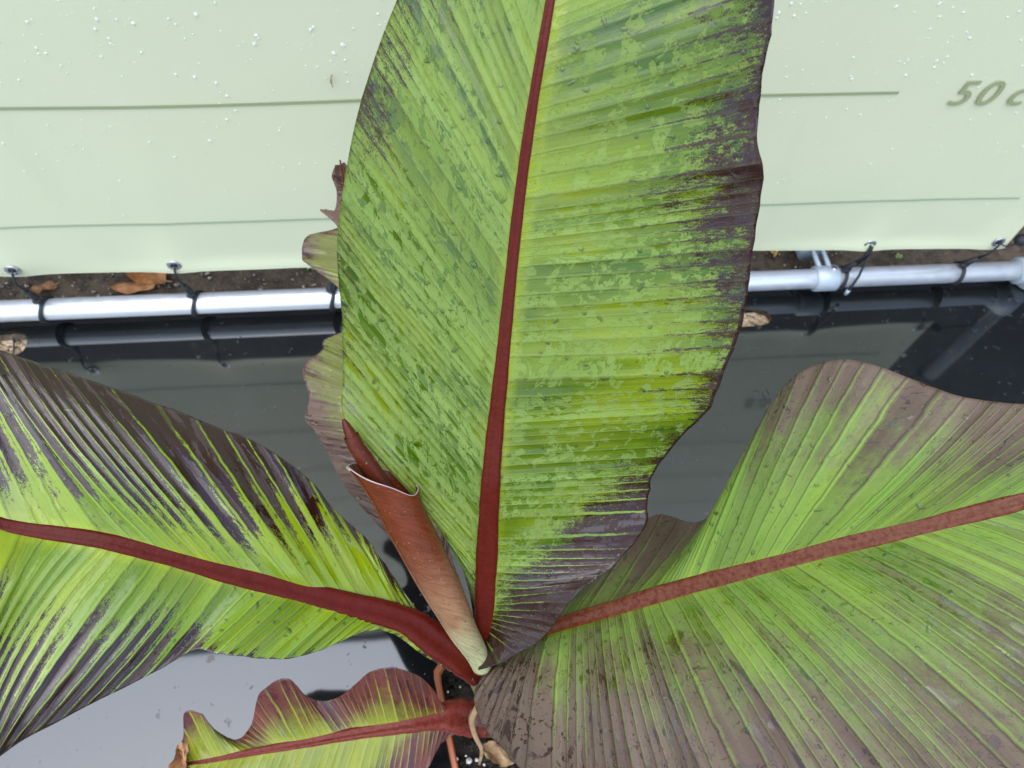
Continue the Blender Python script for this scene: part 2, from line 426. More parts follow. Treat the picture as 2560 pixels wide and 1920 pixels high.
def rib_mat(name, c, edge, bloom):
    n = NT(name); P = n.obj()
    a = n.noise(P, 90.0, 5.0, 0.6); b = n.noise(P, 500.0, 3.0)
    col = n.mix(a, tuple(x * 0.7 for x in c), tuple(x * 1.3 for x in c))
    col = n.mix(n.math('MULTIPLY', n.step(n.noise(P, 260.0, 5.0, 0.65), 0.30, 0.62), bloom), col, edge)
    col = n.mix(n.step(b, 0.66, 0.74, 0.0, 0.35), col, tuple(x * 0.45 for x in c))
    n.bsdf(col, n.step(a, 0.3, 0.7, 0.18, 0.32), 0, 0.13, n.bump(n.math('ADD', a, n.math('MULTIPLY', b, 0.25)), 0.35, 0.002)); return n.m
M_RIB_C = rib_mat('crimson_midrib', (0.072, 0.0055, 0.0024), (0.084, 0.016, 0.008), 0.30)
M_RIB_R = rib_mat('dusty_red_midrib', (0.072, 0.009, 0.004), (0.118, 0.042, 0.018), 0.80)
M_RIB_B = rib_mat('pink_midrib', (0.110, 0.009, 0.005), (0.190, 0.065, 0.045), 0.35)
def roll_mat():
    n = NT('rolled_leaf_skin'); P = n.obj()
    t = n.sep(n.attr('co').outputs['Vector'])
    k = n.math('ADD', t[0], n.math('MULTIPLY', n.math('SUBTRACT', n.noise(P, 40.0, 4.0), 0.5), 0.22))
    c = n.mix(n.step(k, 0.06, 0.30), (0.36, 0.37, 0.19), (0.23, 0.115, 0.058))
    c = n.mix(n.step(k, 0.28, 0.62), c, (0.120, 0.026, 0.009))
    c = n.mix(n.step(k, 0.85, 1.05), c, (0.050, 0.009, 0.007))
    st = n.noise(n.comb(n.math('ADD', n.math('MULTIPLY', t[0], 75.0), n.math('MULTIPLY', t[1], 5.0)), n.math('MULTIPLY', t[1], 1.5), 0.0), 1.0, 4.0)
    c = n.mix(n.step(st, 0.38, 0.66, 0.0, 0.75), c, n.mix(1.0, c, (0.72, 0.66, 0.62), 'MULTIPLY'))
    c = n.mix(n.step(n.noise(P, 300.0, 2.0), 0.66, 0.72, 0.0, 0.5), c, (0.26, 0.13, 0.08))
    n.bsdf(c, 0.26, 0, 0.16, n.bump(n.math('ADD', st, n.noise(P, 500.0, 2.0)), 0.3, 0.0012)); return n.m
M_ROLL = roll_mat()
M_RIM = plain('lilac_leaf_edge', (0.34, 0.26, 0.25), 0.35, 0, 0.1, 60.0)
def stem_mat():
    n = NT('leaf_sheath'); P = n.obj()
    z = n.sep(P)[2]
    k = n.math('ADD', n.noise(P, 25.0, 4.0), n.math('MULTIPLY', z, 0.8))
    c = n.mix(n.step(k, 0.55, 0.85), (0.080, 0.012, 0.008), (0.095, 0.090, 0.022))
    n.bsdf(c, 0.35, 0, 0.5, n.bump(n.noise(P, 90.0, 3.0), 0.2, 0.002)); return n.m
M_STEM = stem_mat()

# ================================================================== SETTING
PIPE = at(1280, 725, 1.59)
YP, ZP, RP = PIPE[1], 0.0425, 0.0212
PIPE = on_wall(1280, 727, YP)
YB = YP                                   # the vinyl hangs in the plane of the frame
ZP = max(0.035, PIPE[2])

# ground: one sheet of damp soil to the horizon, finer bumps by the frame
gs = 60.0
g = mesh_obj('ground', [(-gs, -gs, -0.024), (gs, -gs, -0.024), (gs, gs, -0.024), (-gs, gs, -0.024)], [(0, 1, 2, 3)], M_SOIL, smooth=False)
tag(g, 'brown damp soil strip under the banner edge', kind='structure')

# heightfield of clods in the visible strip of soil behind the tube
def soil_strip():
    xs = np.linspace(-0.95, 1.15, 300); ys = np.linspace(YP - 0.03, YP + 0.60, 60)
    X, Y = np.meshgrid(xs, ys, indexing='ij')
    Zh = np.zeros_like(X)
    rg = np.random.default_rng(3)
    for _ in range(700):
        cx, cy, r = rg.uniform(-0.95, 1.15), rg.uniform(YP - .03, YP + .6), rg.uniform(0.008, 0.03)
        Zh += rg.uniform(-0.2, 0.35) * r * np.exp(-((X - cx) ** 2 + (Y - cy) ** 2) / (r * r))
    edge = np.minimum(1, np.minimum(X + 0.95, 1.15 - X) / 0.1)
    P = np.stack([X, Y, -0.012 + np.clip(Zh, -0.01, 0.02) * np.clip(edge, 0, 1) - 0.012 * (1 - np.clip(edge, 0, 1))], -1)
    m = MB(); m.grid(P)
    return tag(m.build('soil_bed', M_SOIL), 'rough damp brown soil strip between banner and tube', kind='structure')
soil_strip()
def pebbles():
    rg = np.random.default_rng(5); m = MB()
    for i in range(1300):
        x = rg.uniform(-0.9, 1.1); y = YP + 0.02 + rg.uniform(0, 0.36); r = rg.choice([0.002, 0.0035, 0.005, 0.007], p=[.35, .35, .2, .10])
        m.blob((x, y, -0.008 + r * 0.3), np.array([1, rg.uniform(.6, 1), rg.uniform(.5, .9)]) * r, 6, 4, i, 0.12)
    tag(m.build('pebbles', M_PEBBLE), 'small pale pebbles strewn through the damp soil strip', kind='stuff')
pebbles()

# black plastic ground sheet with rounded hand holes cut through
def mat_sheet():
    import bmesh
    top = 0.0
    holes = []
    def slot(px0, px1, py, hh):
        a = on_floor(px0, py); b = on_floor(px1, py)
        c = (a + b) / 2; L = abs(b[0] - a[0]) / 2
        pts = []
        for k in range(28):
            t = 2 * math.pi * k / 28
            sx = math.copysign(abs(math.cos(t)) ** 0.62, math.cos(t)); sy = math.copysign(abs(math.sin(t)) ** 0.8, math.sin(t))
            pts.append((c[0] + L * sx, c[1] + hh * sy))
        return pts
    holes.append(slot(1790, 1928, 795, 0.022))
    holes.append(slot(-75, 66, 862, 0.031))
    x0, x1, y0, y1 = -2.6, 2.6, -2.2, YP + 0.012
    bm = bmesh.new()
    ov = [bm.verts.new((x, y, top)) for x, y in ((x0, y0), (x1, y0), (x1, y1), (x0, y1))]
    edges = [bm.edges.new((ov[i], ov[(i + 1) % 4])) for i in range(4)]
    for h in holes:
        hv = [bm.verts.new((x, y, top)) for x, y in h]
        edges += [bm.edges.new((hv[i], hv[(i + 1) % len(hv)])) for i in range(len(hv))]
    bmesh.ops.triangle_fill(bm, use_beauty=True, use_dissolve=False, edges=edges)
    # drop triangles inside the holes
    def inside(p, poly):
        c = False
        for i in range(len(poly)):
            xa, ya = poly[i]; xb, yb = poly[i - 1]
            if (ya > p[1]) != (yb > p[1]) and p[0] < (xb - xa) * (p[1] - ya) / (yb - ya) + xa: c = not c
        return c
    kill = [f for f in bm.faces if any(inside(f.calc_center_median(), h) for h in holes)]
    bmesh.ops.delete(bm, geom=kill, context='FACES')
    ret = bmesh.ops.extrude_face_region(bm, geom=list(bm.faces))
    for e in ret['geom']:
        if isinstance(e, bmesh.types.BMVert): e.co.z -= 0.014
    bmesh.ops.recalc_face_normals(bm, faces=bm.faces)
    me = bpy.data.meshes.new('ground_mat'); bm.to_mesh(me); bm.free()
    me.materials.append(M_MAT)
    o = bpy.data.objects.new('ground_mat', me); COL.objects.link(o)
    tag(o, 'wet black plastic ground sheet with rounded hand holes', 'ground mat')
    return o, holes
MATO, HOLES = mat_sheet()
# moulded mark on the sheet
def text_mesh(name, body, size, depth, mat, parent, matrix, shear=0.0, offset=0.0):
    cu = bpy.data.curves.new(name, 'FONT'); cu.body = body; cu.size = size; cu.extrude = depth; cu.shear = shear; cu.offset = offset
    cu.resolution_u = 6
    tmp = bpy.data.objects.new(name + '_tmp', cu); COL.objects.link(tmp)
    dg = bpy.context.evaluated_depsgraph_get()
    me = bpy.data.meshes.new_from_object(tmp.evaluated_get(dg)); me.name = name
    bpy.data.objects.remove(tmp)
    me.transform(matrix)
    me.materials.clear(); me.materials.append(mat)
    o = bpy.data.objects.new(name, me); COL.objects.link(o); o.parent = parent
    return o
M_MARK = plain('moulded_mark', (0.016, 0.018, 0.019), 0.2, 0, 0.1, 60.0, 0, 0.9)
q = on_floor(1888, 1000)
text_mesh('moulded_mark', '20', 0.036, 0.0004, M_MARK, MATO, Matrix.Translation((q[0], q[1], 0.0007)))

# sandy gravel seen through the holes
def hole_gravel(poly, seed):
    rg = np.random.default_rng(seed); P = np.array(poly); lo, hi = P.min(0) - 0.012, P.max(0) + 0.012
    m = MB()
    for i in range(260):
        r = rg.uniform(0.003, 0.011)
        m.blob((rg.uniform(lo[0], hi[0]), rg.uniform(lo[1], hi[1]), -0.026 + rg.uniform(0, 0.008)), np.array([1, rg.uniform(.6, 1), .6]) * r, 7, 5, i + seed, 0.1)
    return m
mg = hole_gravel(HOLES[0], 1)
tag(mg.build('sandy_gravel', M_SAND), 'pale sandy gravel showing through the hand hole beside the central leaf', kind='stuff')
mg = hole_gravel(HOLES[1], 400)
tag(mg.build('sandy_gravel', M_SAND), 'pale sandy gravel showing through the hand hole below the tube', kind='stuff')
a = on_floor(24, 832); b = on_floor(28, 892)
mt = MB(); mt.tube([(a[0], a[1] + .01, -.012), ((a[0] + b[0]) / 2 + .002, (a[1] + b[1]) / 2, -.009), (b[0], b[1] - .01, -.012)], 0.0016, 6)
tag(mt.build('twig', M_BLACK), 'thin dark twig lying across the gravel in the hand hole', 'twig')

# unseen dark wall added behind the banner so the wet sheet mirrors dark
m = MB(); wy = YP + 1.6
m.grid(np.array([[(x, wy, -0.02), (x, wy, 5.5)] for x in np.linspace(-5, 6, 12)], float))
m.grid(np.array([[(x, wy + .12, 5.5), (x, wy + .12, -0.02)] for x in np.linspace(-5, 6, 12)], float))
m.add([(-5, wy, 5.5), (6, wy, 5.5), (6, wy + .12, 5.5), (-5, wy + .12, 5.5)], [(0, 1, 2, 3)])
tag(m.build('unseen_dark_wall', plain('dark_wall_tone', (0.03, 0.028, 0.025), 0.7, 0, 0.3, 8.0, 0.2), smooth=False), 'unseen dark wall added behind the banner to darken the reflection', 'wall')

# ------------------------------------------------------------------ tube frame
X_R = on_wall(2578, 690, YP)[0]
X_L = -2.45
ZT = 3.12
fr = empty('tube_frame', (X_R, YP, 0), 'silver galvanised tube frame carrying the pale green banner', 'frame')
FO = np.array([X_R, YP, 0])
def fpart(m, name, mat, label=None):
    o = m.build(name, mat, fr, origin=FO)
    if label: o['label'] = label
    return o
m = MB(); m.tube([(X_L, YP, ZP), (0, YP, ZP), (X_R, YP, ZP)], RP, 28, up=(0, 0, 1)); fpart(m, 'bottom_tube', M_GALV)
m = MB(); m.tube([(X_L, YP, ZT), (X_R, YP, ZT)], RP, 20); fpart(m, 'top_tube', M_GALV)
for xx in (X_L, X_R):
    m = MB(); m.tube([(xx, YP, 0.001), (xx, YP, 1.5), (xx, YP, ZT)], RP, 24, up=(0, 1, 0)); fpart(m, 'post', M_GALV)
# corner clamp round the end of the bottom tube and the post
xe = on_wall(2530, 690, YP)[0]
m = MB(); m.tube([(xe - .006, YP, ZP), (xe - .004, YP, ZP), (xe + .02, YP, ZP), (X_R, YP, ZP)], [RP + .004, RP + .0085, RP + .0085, RP + .0085], 28)
m.tube([(X_R, YP, 0.002), (X_R, YP, 0.006), (X_R, YP, ZP + .045), (X_R, YP, ZP + .05)], [RP + .004, RP + .008, RP + .008, RP + .004], 28, up=(0, 1, 0))
cl = fpart(m, 'corner_clamp', M_CLAMP)
def screw(x, y, z, nrm, parent, r=0.006):
    nrm = np.array(nrm, float); nrm /= np.linalg.norm(nrm); p = np.array([x, y, z]) - FO
    m = MB(); m.tube([p - nrm * .003, p + nrm * .003, p + nrm * .003, p - nrm * 0.002], [r, r, r * .55, r * .5], 12, up=(1, 0, 0) if abs(nrm[0]) < .9 else (0, 1, 0))
    return m.build('set_screw', M_STEEL, parent)
screw(xe + .022, YP - (RP + .008) * .75, ZP - (RP + .008) * .6, (0, -.75, -.6), cl)
# tee clamp with a socket running back to the brace
xt = on_wall(2063, 692, YP)[0]
m = MB(); w = 0.026
m.tube([(xt - w, YP, ZP), (xt - w + .003, YP, ZP), (xt + w - .003, YP, ZP), (xt + w, YP, ZP)], [RP + .003, RP + .0065, RP + .0065, RP + .003], 28)
tc = fpart(m, 'tee_clamp', M_CLAMP)
m = MB()
for dx in (-0.014, 0.008):
    m.tube([(xt + dx, YP + .012, ZP + .018), (xt + dx - .004, YP + .05, ZP + .024), (xt + dx - .006, YP + .085, ZP + .03)], [0.006, 0.005, 0.006], 8, up=(0, 0, 1))
m.build('clamp_rib', M_CLAMP, tc, origin=FO)
m = MB(); m.tube([(xt - .008, YP + .07, ZP - .004), (xt - .012, YP + .13, ZP - .002)], 0.027, 22)
m.build('brace_socket', M_CLAMP, tc, origin=FO)
m = MB(); m.tube([(xt - .012, YP + .10, ZP - .002), (xt - .02, YP + .9, ZP)], RP, 18); fpart(m, 'brace_tube', M_GALV)
screw(xt + .012, YP + .004, ZP + RP + .006, (0, .1, 1), tc, 0.0055)
# fittings up the post (seen mirrored in the wet sheet)
for zz in (0.42, 0.66):
    m = MB(); m.tube([(X_R, YP, zz - .012), (X_R, YP, zz + .012)], RP + .004, 20, up=(0, 1, 0)); fpart(m, 'post_band', M_BLACK)

# ------------------------------------------------------------------ banner
zb = on_wall(1280, 640, YB)[2]
X_BR = on_wall(2530, 588, YB)[0]
Z_BT = 3.02
bo = empty('banner', (X_BR - 1.5, YB, zb), 'pale green vinyl height chart banner with printed lines', 'banner')
BO = np.array(bo.location)
grom = [on_wall(*p, YB) for p in ((33, 668), (437, 655), (832, 640), (1240, 632), (1700, 618), (2172, 606), (2492, 597))]
def bwave(x, z):
    y = 0.005 * np.sin(x * 3.1 + 0.7) * np.exp(-((z - 0.9) / 0.9) ** 2) + 0.0025 * np.sin(x * 7.7 + z * 2.0)
    for g_ in grom:          # drawn forward a little round every eyelet, with a soft fold rising from it
        y = y - 0.0035 * np.exp(-(((x - g_[0]) / 0.045) ** 2 + ((z - g_[2]) / 0.05) ** 2)) - 0.0022 * np.exp(-((x - g_[0] - 0.12 * (z - g_[2])) / 0.03) ** 2) * np.exp(-np.abs(z - g_[2]) / 0.16)
    return y
def bbot(x):
    # lower hem: pulled down a little at every eyelet, tilted as measured
    xs = np.array([on_wall(p[0], p[1], YB)[0] for p in ((-900, 727), (0, 692), (400, 674), (750, 660), (1280, 644), (1880, 625), (2170, 619), (2440, 617), (2560, 612))])
    zs = np.array([on_wall(p[0], p[1], YB)[2] for p in ((-900, 727), (0, 692), (400, 674), (750, 660), (1280, 644), (1880, 625), (2170, 619), (2440, 617), (2560, 612))])
    return np.interp(x, xs, zs, left=zs[0], right=zs[-1])
def banner_sheet():
    xs = np.linspace(-2.36, X_BR, 240); tz = np.linspace(0, 1, 70) ** 1.6
    X, T = np.meshgrid(xs, tz, indexing='ij')
    zbm = bbot(X); Z = zbm + (Z_BT - zbm) * T
    Y = YB + bwave(X, Z) + 0.006 * np.exp(-((Z - zbm) / 0.02) ** 2) * np.sin(X * 5)
    front = np.stack([X, Y, Z], -1); back = front + np.array([0, 0.0012, 0])
    m = MB(); m.grid(front); m.grid(back[::-1])
    n1, n2 = X.shape
    # close the rim
    idx = lambda i, j: i * n2 + j
    off = n1 * n2; idb = lambda i, j: off + (n1 - 1 - i) * n2 + j
    for i in range(n1 - 1):
        m.f.append((idx(i, 0), idb(i, 0), idb(i + 1, 0), idx(i + 1, 0)))
        m.f.append((idx(i, n2 - 1), idx(i + 1, n2 - 1), idb(i + 1, n2 - 1), idb(i, n2 - 1)))
    for j in range(n2 - 1):
        m.f.append((idx(0, j), idx(0, j + 1), idb(0, j + 1), idb(0, j)))
        m.f.append((idx(n1 - 1, j), idb(n1 - 1, j), idb(n1 - 1, j + 1), idx(n1 - 1, j + 1)))
    return m.build('vinyl_sheet', M_BANNER, bo, origin=BO)
banner_sheet()
def bstrip(name, x0, x1, z0, h, mat, off=0.0016, follow_bottom=False):
    xs = np.linspace(x0, x1, 160)
    rows = []
    for k in (0, 1):
        z = (bbot(xs) + 0.003 if follow_bottom else np.full_like(xs, z0)) + (k - 0.5 if not follow_bottom else k) * h
        zz = z
        y = YB + bwave(xs, zz) - off
        if follow_bottom: y += 0.006 * np.exp(-((zz - bbot(xs)) / 0.02) ** 2) * np.sin(xs * 5)
        rows.append(np.stack([xs, y, zz], -1))
    m = MB(); m.grid(np.stack(rows, 1))
    return m.build(name, mat, bo, origin=BO)
z25 = on_wall(1280, 530, YB)[2]; z50 = on_wall(1280, 247.5, YB)[2]
bstrip('printed_line', -2.36, on_wall(2540, 500, YB)[0], z25, 0.0042, M_PRINT2)
bstrip('printed_line', -2.36, on_wall(2245, 236, YB)[0], z50, 0.0050, M_PRINT)
for k in range(3, 12):
    bstrip('printed_line', -2.36, X_BR - 0.02, z25 + 0.25 * (k - 1), 0.006, M_PRINT2)
bstrip('hem_weld', -2.36, X_BR, 0, 0.0035, M_HEM, 0.0015, True)
# lettering
p0 = on_wall(2361, 262, YB)
Mtx = Matrix.Translation(Vector((p0[0] - BO[0], p0[1] - BO[1] + float(bwave(p0[0] + .05, p0[2])) - 0.0022, p0[2] - BO[2]))) @ Matrix.Rotation(math.radians(90), 4, 'X') @ Matrix.Diagonal((1.10, 1.0, 1.0, 1.0))
lx = 0.0
for ch, adv in (('5', 0.040), ('0', 0.0510), ('c', 0.036), ('m', 0.0)):
    text_mesh('letter', ch, 0.068, 0.0003, M_PRINT, bo, Matrix.Translation((0, float(min(bwave(p0[0] + 1.1 * lx + q_, p0[2] + r_) for q_ in (0, .03, .06) for r_ in (0, .05)) - bwave(p0[0] + .05, p0[2])), 0)) @ Mtx @ Matrix.Translation((lx, 0, 0)), 0.12, 0.0003)
    lx += adv
# eyelets
for gp in grom:
    a = np.linspace(0, 2 * np.pi, 24, endpoint=False)
    P = np.zeros((24, 8, 3)); b8 = np.linspace(0, 2 * np.pi, 8, endpoint=False)
    for i, t in enumerate(a):
        rr = 0.0098 + 0.0036 * np.cos(b8)
        P[i] = np.stack([gp[0] + rr * np.cos(t), YB + bwave(gp[0], gp[2]) - 0.0015 + 0.0016 * np.sin(b8), gp[2] + rr * np.sin(t)], -1)
    P = np.concatenate([P, P[:1]], 0)
    m = MB(); m.grid(P, closed=True)
    go = m.build('eyelet', M_STEEL, bo, origin=BO)
    m = MB(); m.tube([(gp[0], YB + bwave(gp[0], gp[2]) - 0.0020, gp[2]), (gp[0], YB + bwave(gp[0], gp[2]) - 0.0012, gp[2])], 0.0075, 16)
    m.build('eyelet_dark_disc', M_BLACK, go, origin=BO)  # black disc painted as the dark inside the eyelet, no opening cut
# rain on the vinyl
def banner_rain():
    rg = np.random.default_rng(21); m = MB()
    xs, zs = [], []
    for i in range(2300):
        x = rg.uniform(-1.0, 1.25); z = 0.20 + 0.75 * rg.power(2.0)
        r = 0.0008 + 0.0024 * rg.power(0.26) * min(1, z / 0.6)
        y = YB + bwave(x, z) - 0.0006
        sx, sz, th = 1.0, rg.uniform(0.7, 1.6), rg.uniform(-.7, .7)
        a = np.linspace(0, 2 * np.pi, 7, endpoint=False)
        rows = []
        for ph, hh in ((1.0, 0.0), (0.72, 0.34), (0.3, 0.52)):
            px_ = ph * r * sx * np.cos(a); pz_ = ph * r * sz * np.sin(a)
            rows.append(np.stack([x + px_ * np.cos(th) - pz_ * np.sin(th), np.full(7, y - hh * r), z + px_ * np.sin(th) + pz_ * np.cos(th)], -1))
        b0 = m.n; m.grid(np.stack(rows), closed=True); m.f.append(tuple(b0 + 14 + j for j in range(7)))
    o = m.build('rain_drops', M_WATER_BRIGHT, bo, origin=BO); o['kind'] = 'stuff'
banner_rain()
m = MB(); s0 = on_wall(832, 213, YB); s1 = on_wall(829, 182, YB)
m.tube([s0 - [0, .004, 0], (s0 + s1) / 2 - [.002, .0045, 0], s1 - [0, .004, 0]], [0.0008, 0.0016, 0.0008], 6)
tag(m.build('twig', M_TAN), 'tiny brown twig stuck on the wet banner between the printed lines', 'twig')

# ------------------------------------------------------------------ elastic ties
def tie(gp, px, label, double=False, lean=0.0):
    xp = on_wall(px, 0, YP)[0] if False else None
    x = px
    t = empty('elastic_tie', (x, YP - RP, ZP), label, 'tie', 'black ties holding the banner to the bottom tube')
    O = np.array(t.location)
    a = np.linspace(0, 2 * np.pi, 25)
    R = RP + 0.0022
    m = MB()
    for k, dx in enumerate((-0.004, 0.0, 0.004)):
        m.tube(np.stack([x + dx + 0.006 * np.sin(a + .5 + k * .5), YP + R * np.cos(a), ZP + R * np.sin(a)], -1), 0.0027, 8, cap=False, up=(1, 0, 0))
    m.build('loop', M_BLACK, t, origin=O)
    k0 = np.array([x - 0.006, YP + 0.002, ZP + R + 0.004])
    k1 = np.array([gp[0] * .45 + x * .55 - .002, YP - .010, ZP + R + 0.45 * (gp[2] - ZP - R)])
    m = MB(); m.tube([k0, k0 * .6 + k1 * .4 + [.002, 0, 0], k1], [0.0075, 0.0065, 0.0045], 9, up=(0, 1, 0)); m.blob(k0 + [.003, -.004, .004], (.009, .007, .007), 9, 6, 3, .12)
    m.build('knot', M_BLACK, t, origin=O)
    ge = np.array([gp[0], YB + float(bwave(gp[0], gp[2])) - 0.005, gp[2]])
    m = MB()
    m.tube([k1, k1 * .5 + ge * .5 + [-.003, -.007, 0], ge + [0, -.003, -.004], ge + [0.002, .006, .002]], [0.0032, 0.0020, 0.0022, 0.002], 8, up=(0, 1, 0))
    if double:
        m.tube([k1 + [.004, 0, -.01], k1 * .4 + ge * .6 + [.010, -.004, 0], ge + [.003, -.003, 0]], 0.003, 8, up=(0, 1, 0))
        m.tube([ge + [.004, -.003, -.004], np.array([x + .024, YP - .015, ZP + .022]), np.array([x + .016, YP - RP - .003, ZP]), np.array([x + .014, YP - RP - .004, ZP - .016])], 0.0026, 8, up=(0, 1, 0))
    m.build('cord', M_BLACK, t, origin=O)
    if double:
        m = MB(); m.tube([np.array([x + .014, YP - RP - .004, ZP - .012]), np.array([x + .013, YP - RP - .004, ZP - .026])], 0.0042, 10, up=(0, 1, 0))
        m.build('cord_end', M_CLAMP, t, origin=O)
    return t
def xof(px, py): return on_wall(px, py, YP - RP)[0]
tie(grom[0], xof(88, 768), 'black elastic tie on the tube beside the small folded brown leaf')
tie(grom[1], xof(475, 750), 'black elastic tie on the tube beside the pointed orange brown leaf')
tie(grom[2], xof(828, 735), 'black elastic tie on the tube at the edge of the tall leaf')
tie(grom[3], grom[3][0] + .02, 'black elastic tie on the tube behind the plain green half of the tall leaf')
tie(grom[4], grom[4][0] + .02, 'black elastic tie on the tube behind the maroon edged half of the tall leaf')
tie(grom[5], xof(2128, 690), 'twisted double black tie on the tube beside the grey tee clamp', True)
tie(grom[6], xof(2422, 680), 'black elastic tie running to the eyelet at the lower banner corner')
m = MB(); gp = grom[6]; bb = on_wall(2553, 600, YB - .01)
t = empty('ball_tie', bb, 'black ball tie linking the banner corner to the post', 'tie')
m.blob(bb, 0.013, 12, 8, 1, 0.02); m.build('ball', M_BLACK, t, origin=bb)
m = MB(); m.tube([np.array([gp[0] + .004, YB + float(bwave(gp[0], gp[2])) - .005, gp[2] - .002]), (gp + bb) / 2 + [0, -.010, -.012], bb + [0, 0, -.008]], 0.0016, 6, up=(0, 1, 0))
m.tube([bb, np.array([X_R, YP, bb[2] + .004])], 0.0022, 6, up=(0, 1, 0))
m.build('cord', M_BLACK, t, origin=bb)

# ------------------------------------------------------------------ fallen leaves
def fallen(name, c, ang, L, W, mat, label, cat='fallen leaf', curl=0.25, lift=0.012, stalk=True, seed=0):
    rg = np.random.default_rng(seed)
    u = np.linspace(-1, 1, 17); v = np.linspace(-1, 1, 9)
    U, V = np.meshgrid(u, v, indexing='ij')
    wd = W * (1 - U ** 2) ** 0.6 * (1 + 0.18 * U)
    x = L * U; y = wd * V
    z = lift + curl * W * (V ** 2) * (1 - U ** 2) ** .5 + 0.10 * L * U ** 2 * 0.5 + 0.004 * np.sin(U * 5 + V * 2 + seed)
    ca, sa = math.cos(ang), math.sin(ang)
    P = np.stack([c[0] + x * ca - y * sa, c[1] + x * sa + y * ca, c[2] + z], -1)
    o = empty(name, c, label, cat)
    m = MB(); m.grid(P); m.build('blade', mat, o, origin=c)
    bl = o.children[0] if o.children else None
    mid = P[:, 4] + [0, 0, 0.0012]
    m = MB()
    pts = list(mid)
    if stalk: pts.append(mid[-1] + (mid[-1] - mid[-3]) * 1.2)
    m.tube(pts, np.linspace(0.0006, 0.0014, len(pts)), 6); m.build('stalk', M_TAN, o, origin=c)
    return o
fl = on_floor(368, 694, -0.012)
fallen('fallen_leaf', fl, -0.42, 0.050, 0.027, M_DRY, 'large pointed orange brown fallen leaf lying on the soil', lift=0.010, seed=1)
fl = on_floor(340, 728, -0.012)
fallen('fallen_leaf', fl, 0.05, 0.046, 0.014, M_DRY, 'narrow orange brown fallen leaf lying against the tube', lift=0.020, curl=-0.5, stalk=False, seed=2)
fl = on_floor(118, 732, -0.012)
fallen('fallen_leaf', fl, 0.30, 0.026, 0.011, M_DRY2, 'small folded brown fallen leaf behind the tube', lift=0.012, curl=0.7, seed=3)
fl = on_floor(1932, 634, -0.012)
fallen('fallen_leaf', fl, 1.2, 0.018, 0.008, M_YELLOW, 'small yellow withered leaf on the soil beside the tall leaf', lift=0.010, seed=4, stalk=False)
fl = on_floor(780, 678, -0.012)
fallen('leaflet', fl, 0.2, 0.009, 0.006, M_LEAFLET, 'tiny pale green leaflet on the soil below the back leaf', 'leaflet', lift=0.012, seed=5, stalk=False)
fl = on_floor(2240, 649, -0.012)
fallen('leaflet', fl, 0.4, 0.008, 0.006, M_LEAFLET, 'tiny bright green leaflet on the soil beside the double tie', 'leaflet', lift=0.012, seed=6, stalk=False)
fl = on_floor(2556, 560, -0.012)
fallen('fallen_leaf', fl, 0.5, 0.02, 0.009, M_YELLOW, 'small yellow leaf on the soil by the banner corner', lift=0.012, seed=7, stalk=False)

# ------------------------------------------------------------------ pot
HR = 0.215
c1 = on_floor(1076, 1662, HR); c2 = on_floor(1126, 1915, HR)
dv = (c1 - c2)[:2]; dv /= np.linalg.norm(dv)            # along the left rim, away from the camera
rt = np.array([dv[1], -dv[0]])
PW = 0.19
pc = c1[:2] - dv * PW * 0.5 + rt * PW * 0.5 + dv * 0.018
pot = empty('flower_pot', (pc[0], pc[1], 0.0), 'orange plastic flower pot filled with dark compost', 'flower pot')
PO = np.array([pc[0], pc[1], 0.0])
def octo(half, z, n=8, ch=0.20):
    c = half * ch * 1.4
    base = [(-half, -half + c), (-half, half - c), (-half + c, half), (half - c, half), (half, half - c), (half, -half + c), (half - c, -half), (-half + c, -half)]
    out = []
    for i in range(8):
        p, q = np.array(base[i]), np.array(base[(i + 1) % 8])
        for k in (0.06, 0.5, 0.94): out.append(p + (q - p) * k)
    return np.array([[*(rt * p[0] + dv * p[1]), z] for p in out])
hw = PW / 2
P = np.stack([octo(hw * .70, 0.002), octo(hw * .70, 0.006), octo(hw * .90, HR - .045), octo(hw * .91, HR - .044), octo(hw * .97, HR - .038),
              octo(hw * .985, HR - .004), octo(hw * .965, HR), octo(hw * .92, HR), octo(hw * .90, HR - .004), octo(hw * .885, HR - .04), octo(hw * .80, HR - .09)])
m = MB(); m.grid(P, closed=True); m.f.append(tuple(range(24))[::-1])
m.build('pot_shell', M_POT, pot, smooth=False)
me = pot.children[0].data
rg = np.random.default_rng(31)
n = 34
gx = np.linspace(-1, 1, n); X, Y = np.meshgrid(gx, gx, indexing='ij')
mask_r = hw * 0.885
Hh = np.zeros_like(X)
for _ in range(260):
    cx, cy, r = rg.uniform(-1, 1), rg.uniform(-1, 1), rg.uniform(.04, .16)
    Hh += rg.uniform(-.3, .6) * r * np.exp(-((X - cx) ** 2 + (Y - cy) ** 2) / r ** 2)
th = np.linspace(0, 2 * np.pi, 48, endpoint=False); rr = np.linspace(0.02, 1, 22)
ring = octo(mask_r, 0)
ring2 = np.array([ring[int(i * 24 / 48) % 24] * (1 - (i * 24 / 48) % 1) + ring[(int(i * 24 / 48) + 1) % 24] * ((i * 24 / 48) % 1) for i in range(48)])
rows = []
for r in rr:
    p = ring2 * r; zz = HR - 0.028 + rg.normal(0, 0.0028, 48) + 0.012 * (1 - r)
    p = p.copy(); p[:, 2] = zz; rows.append(p)
m = MB(); m.grid(np.stack(rows), closed=True); m.f.append(tuple(range(48)))
m.build('compost', M_COMPOST, pot)
m = MB()
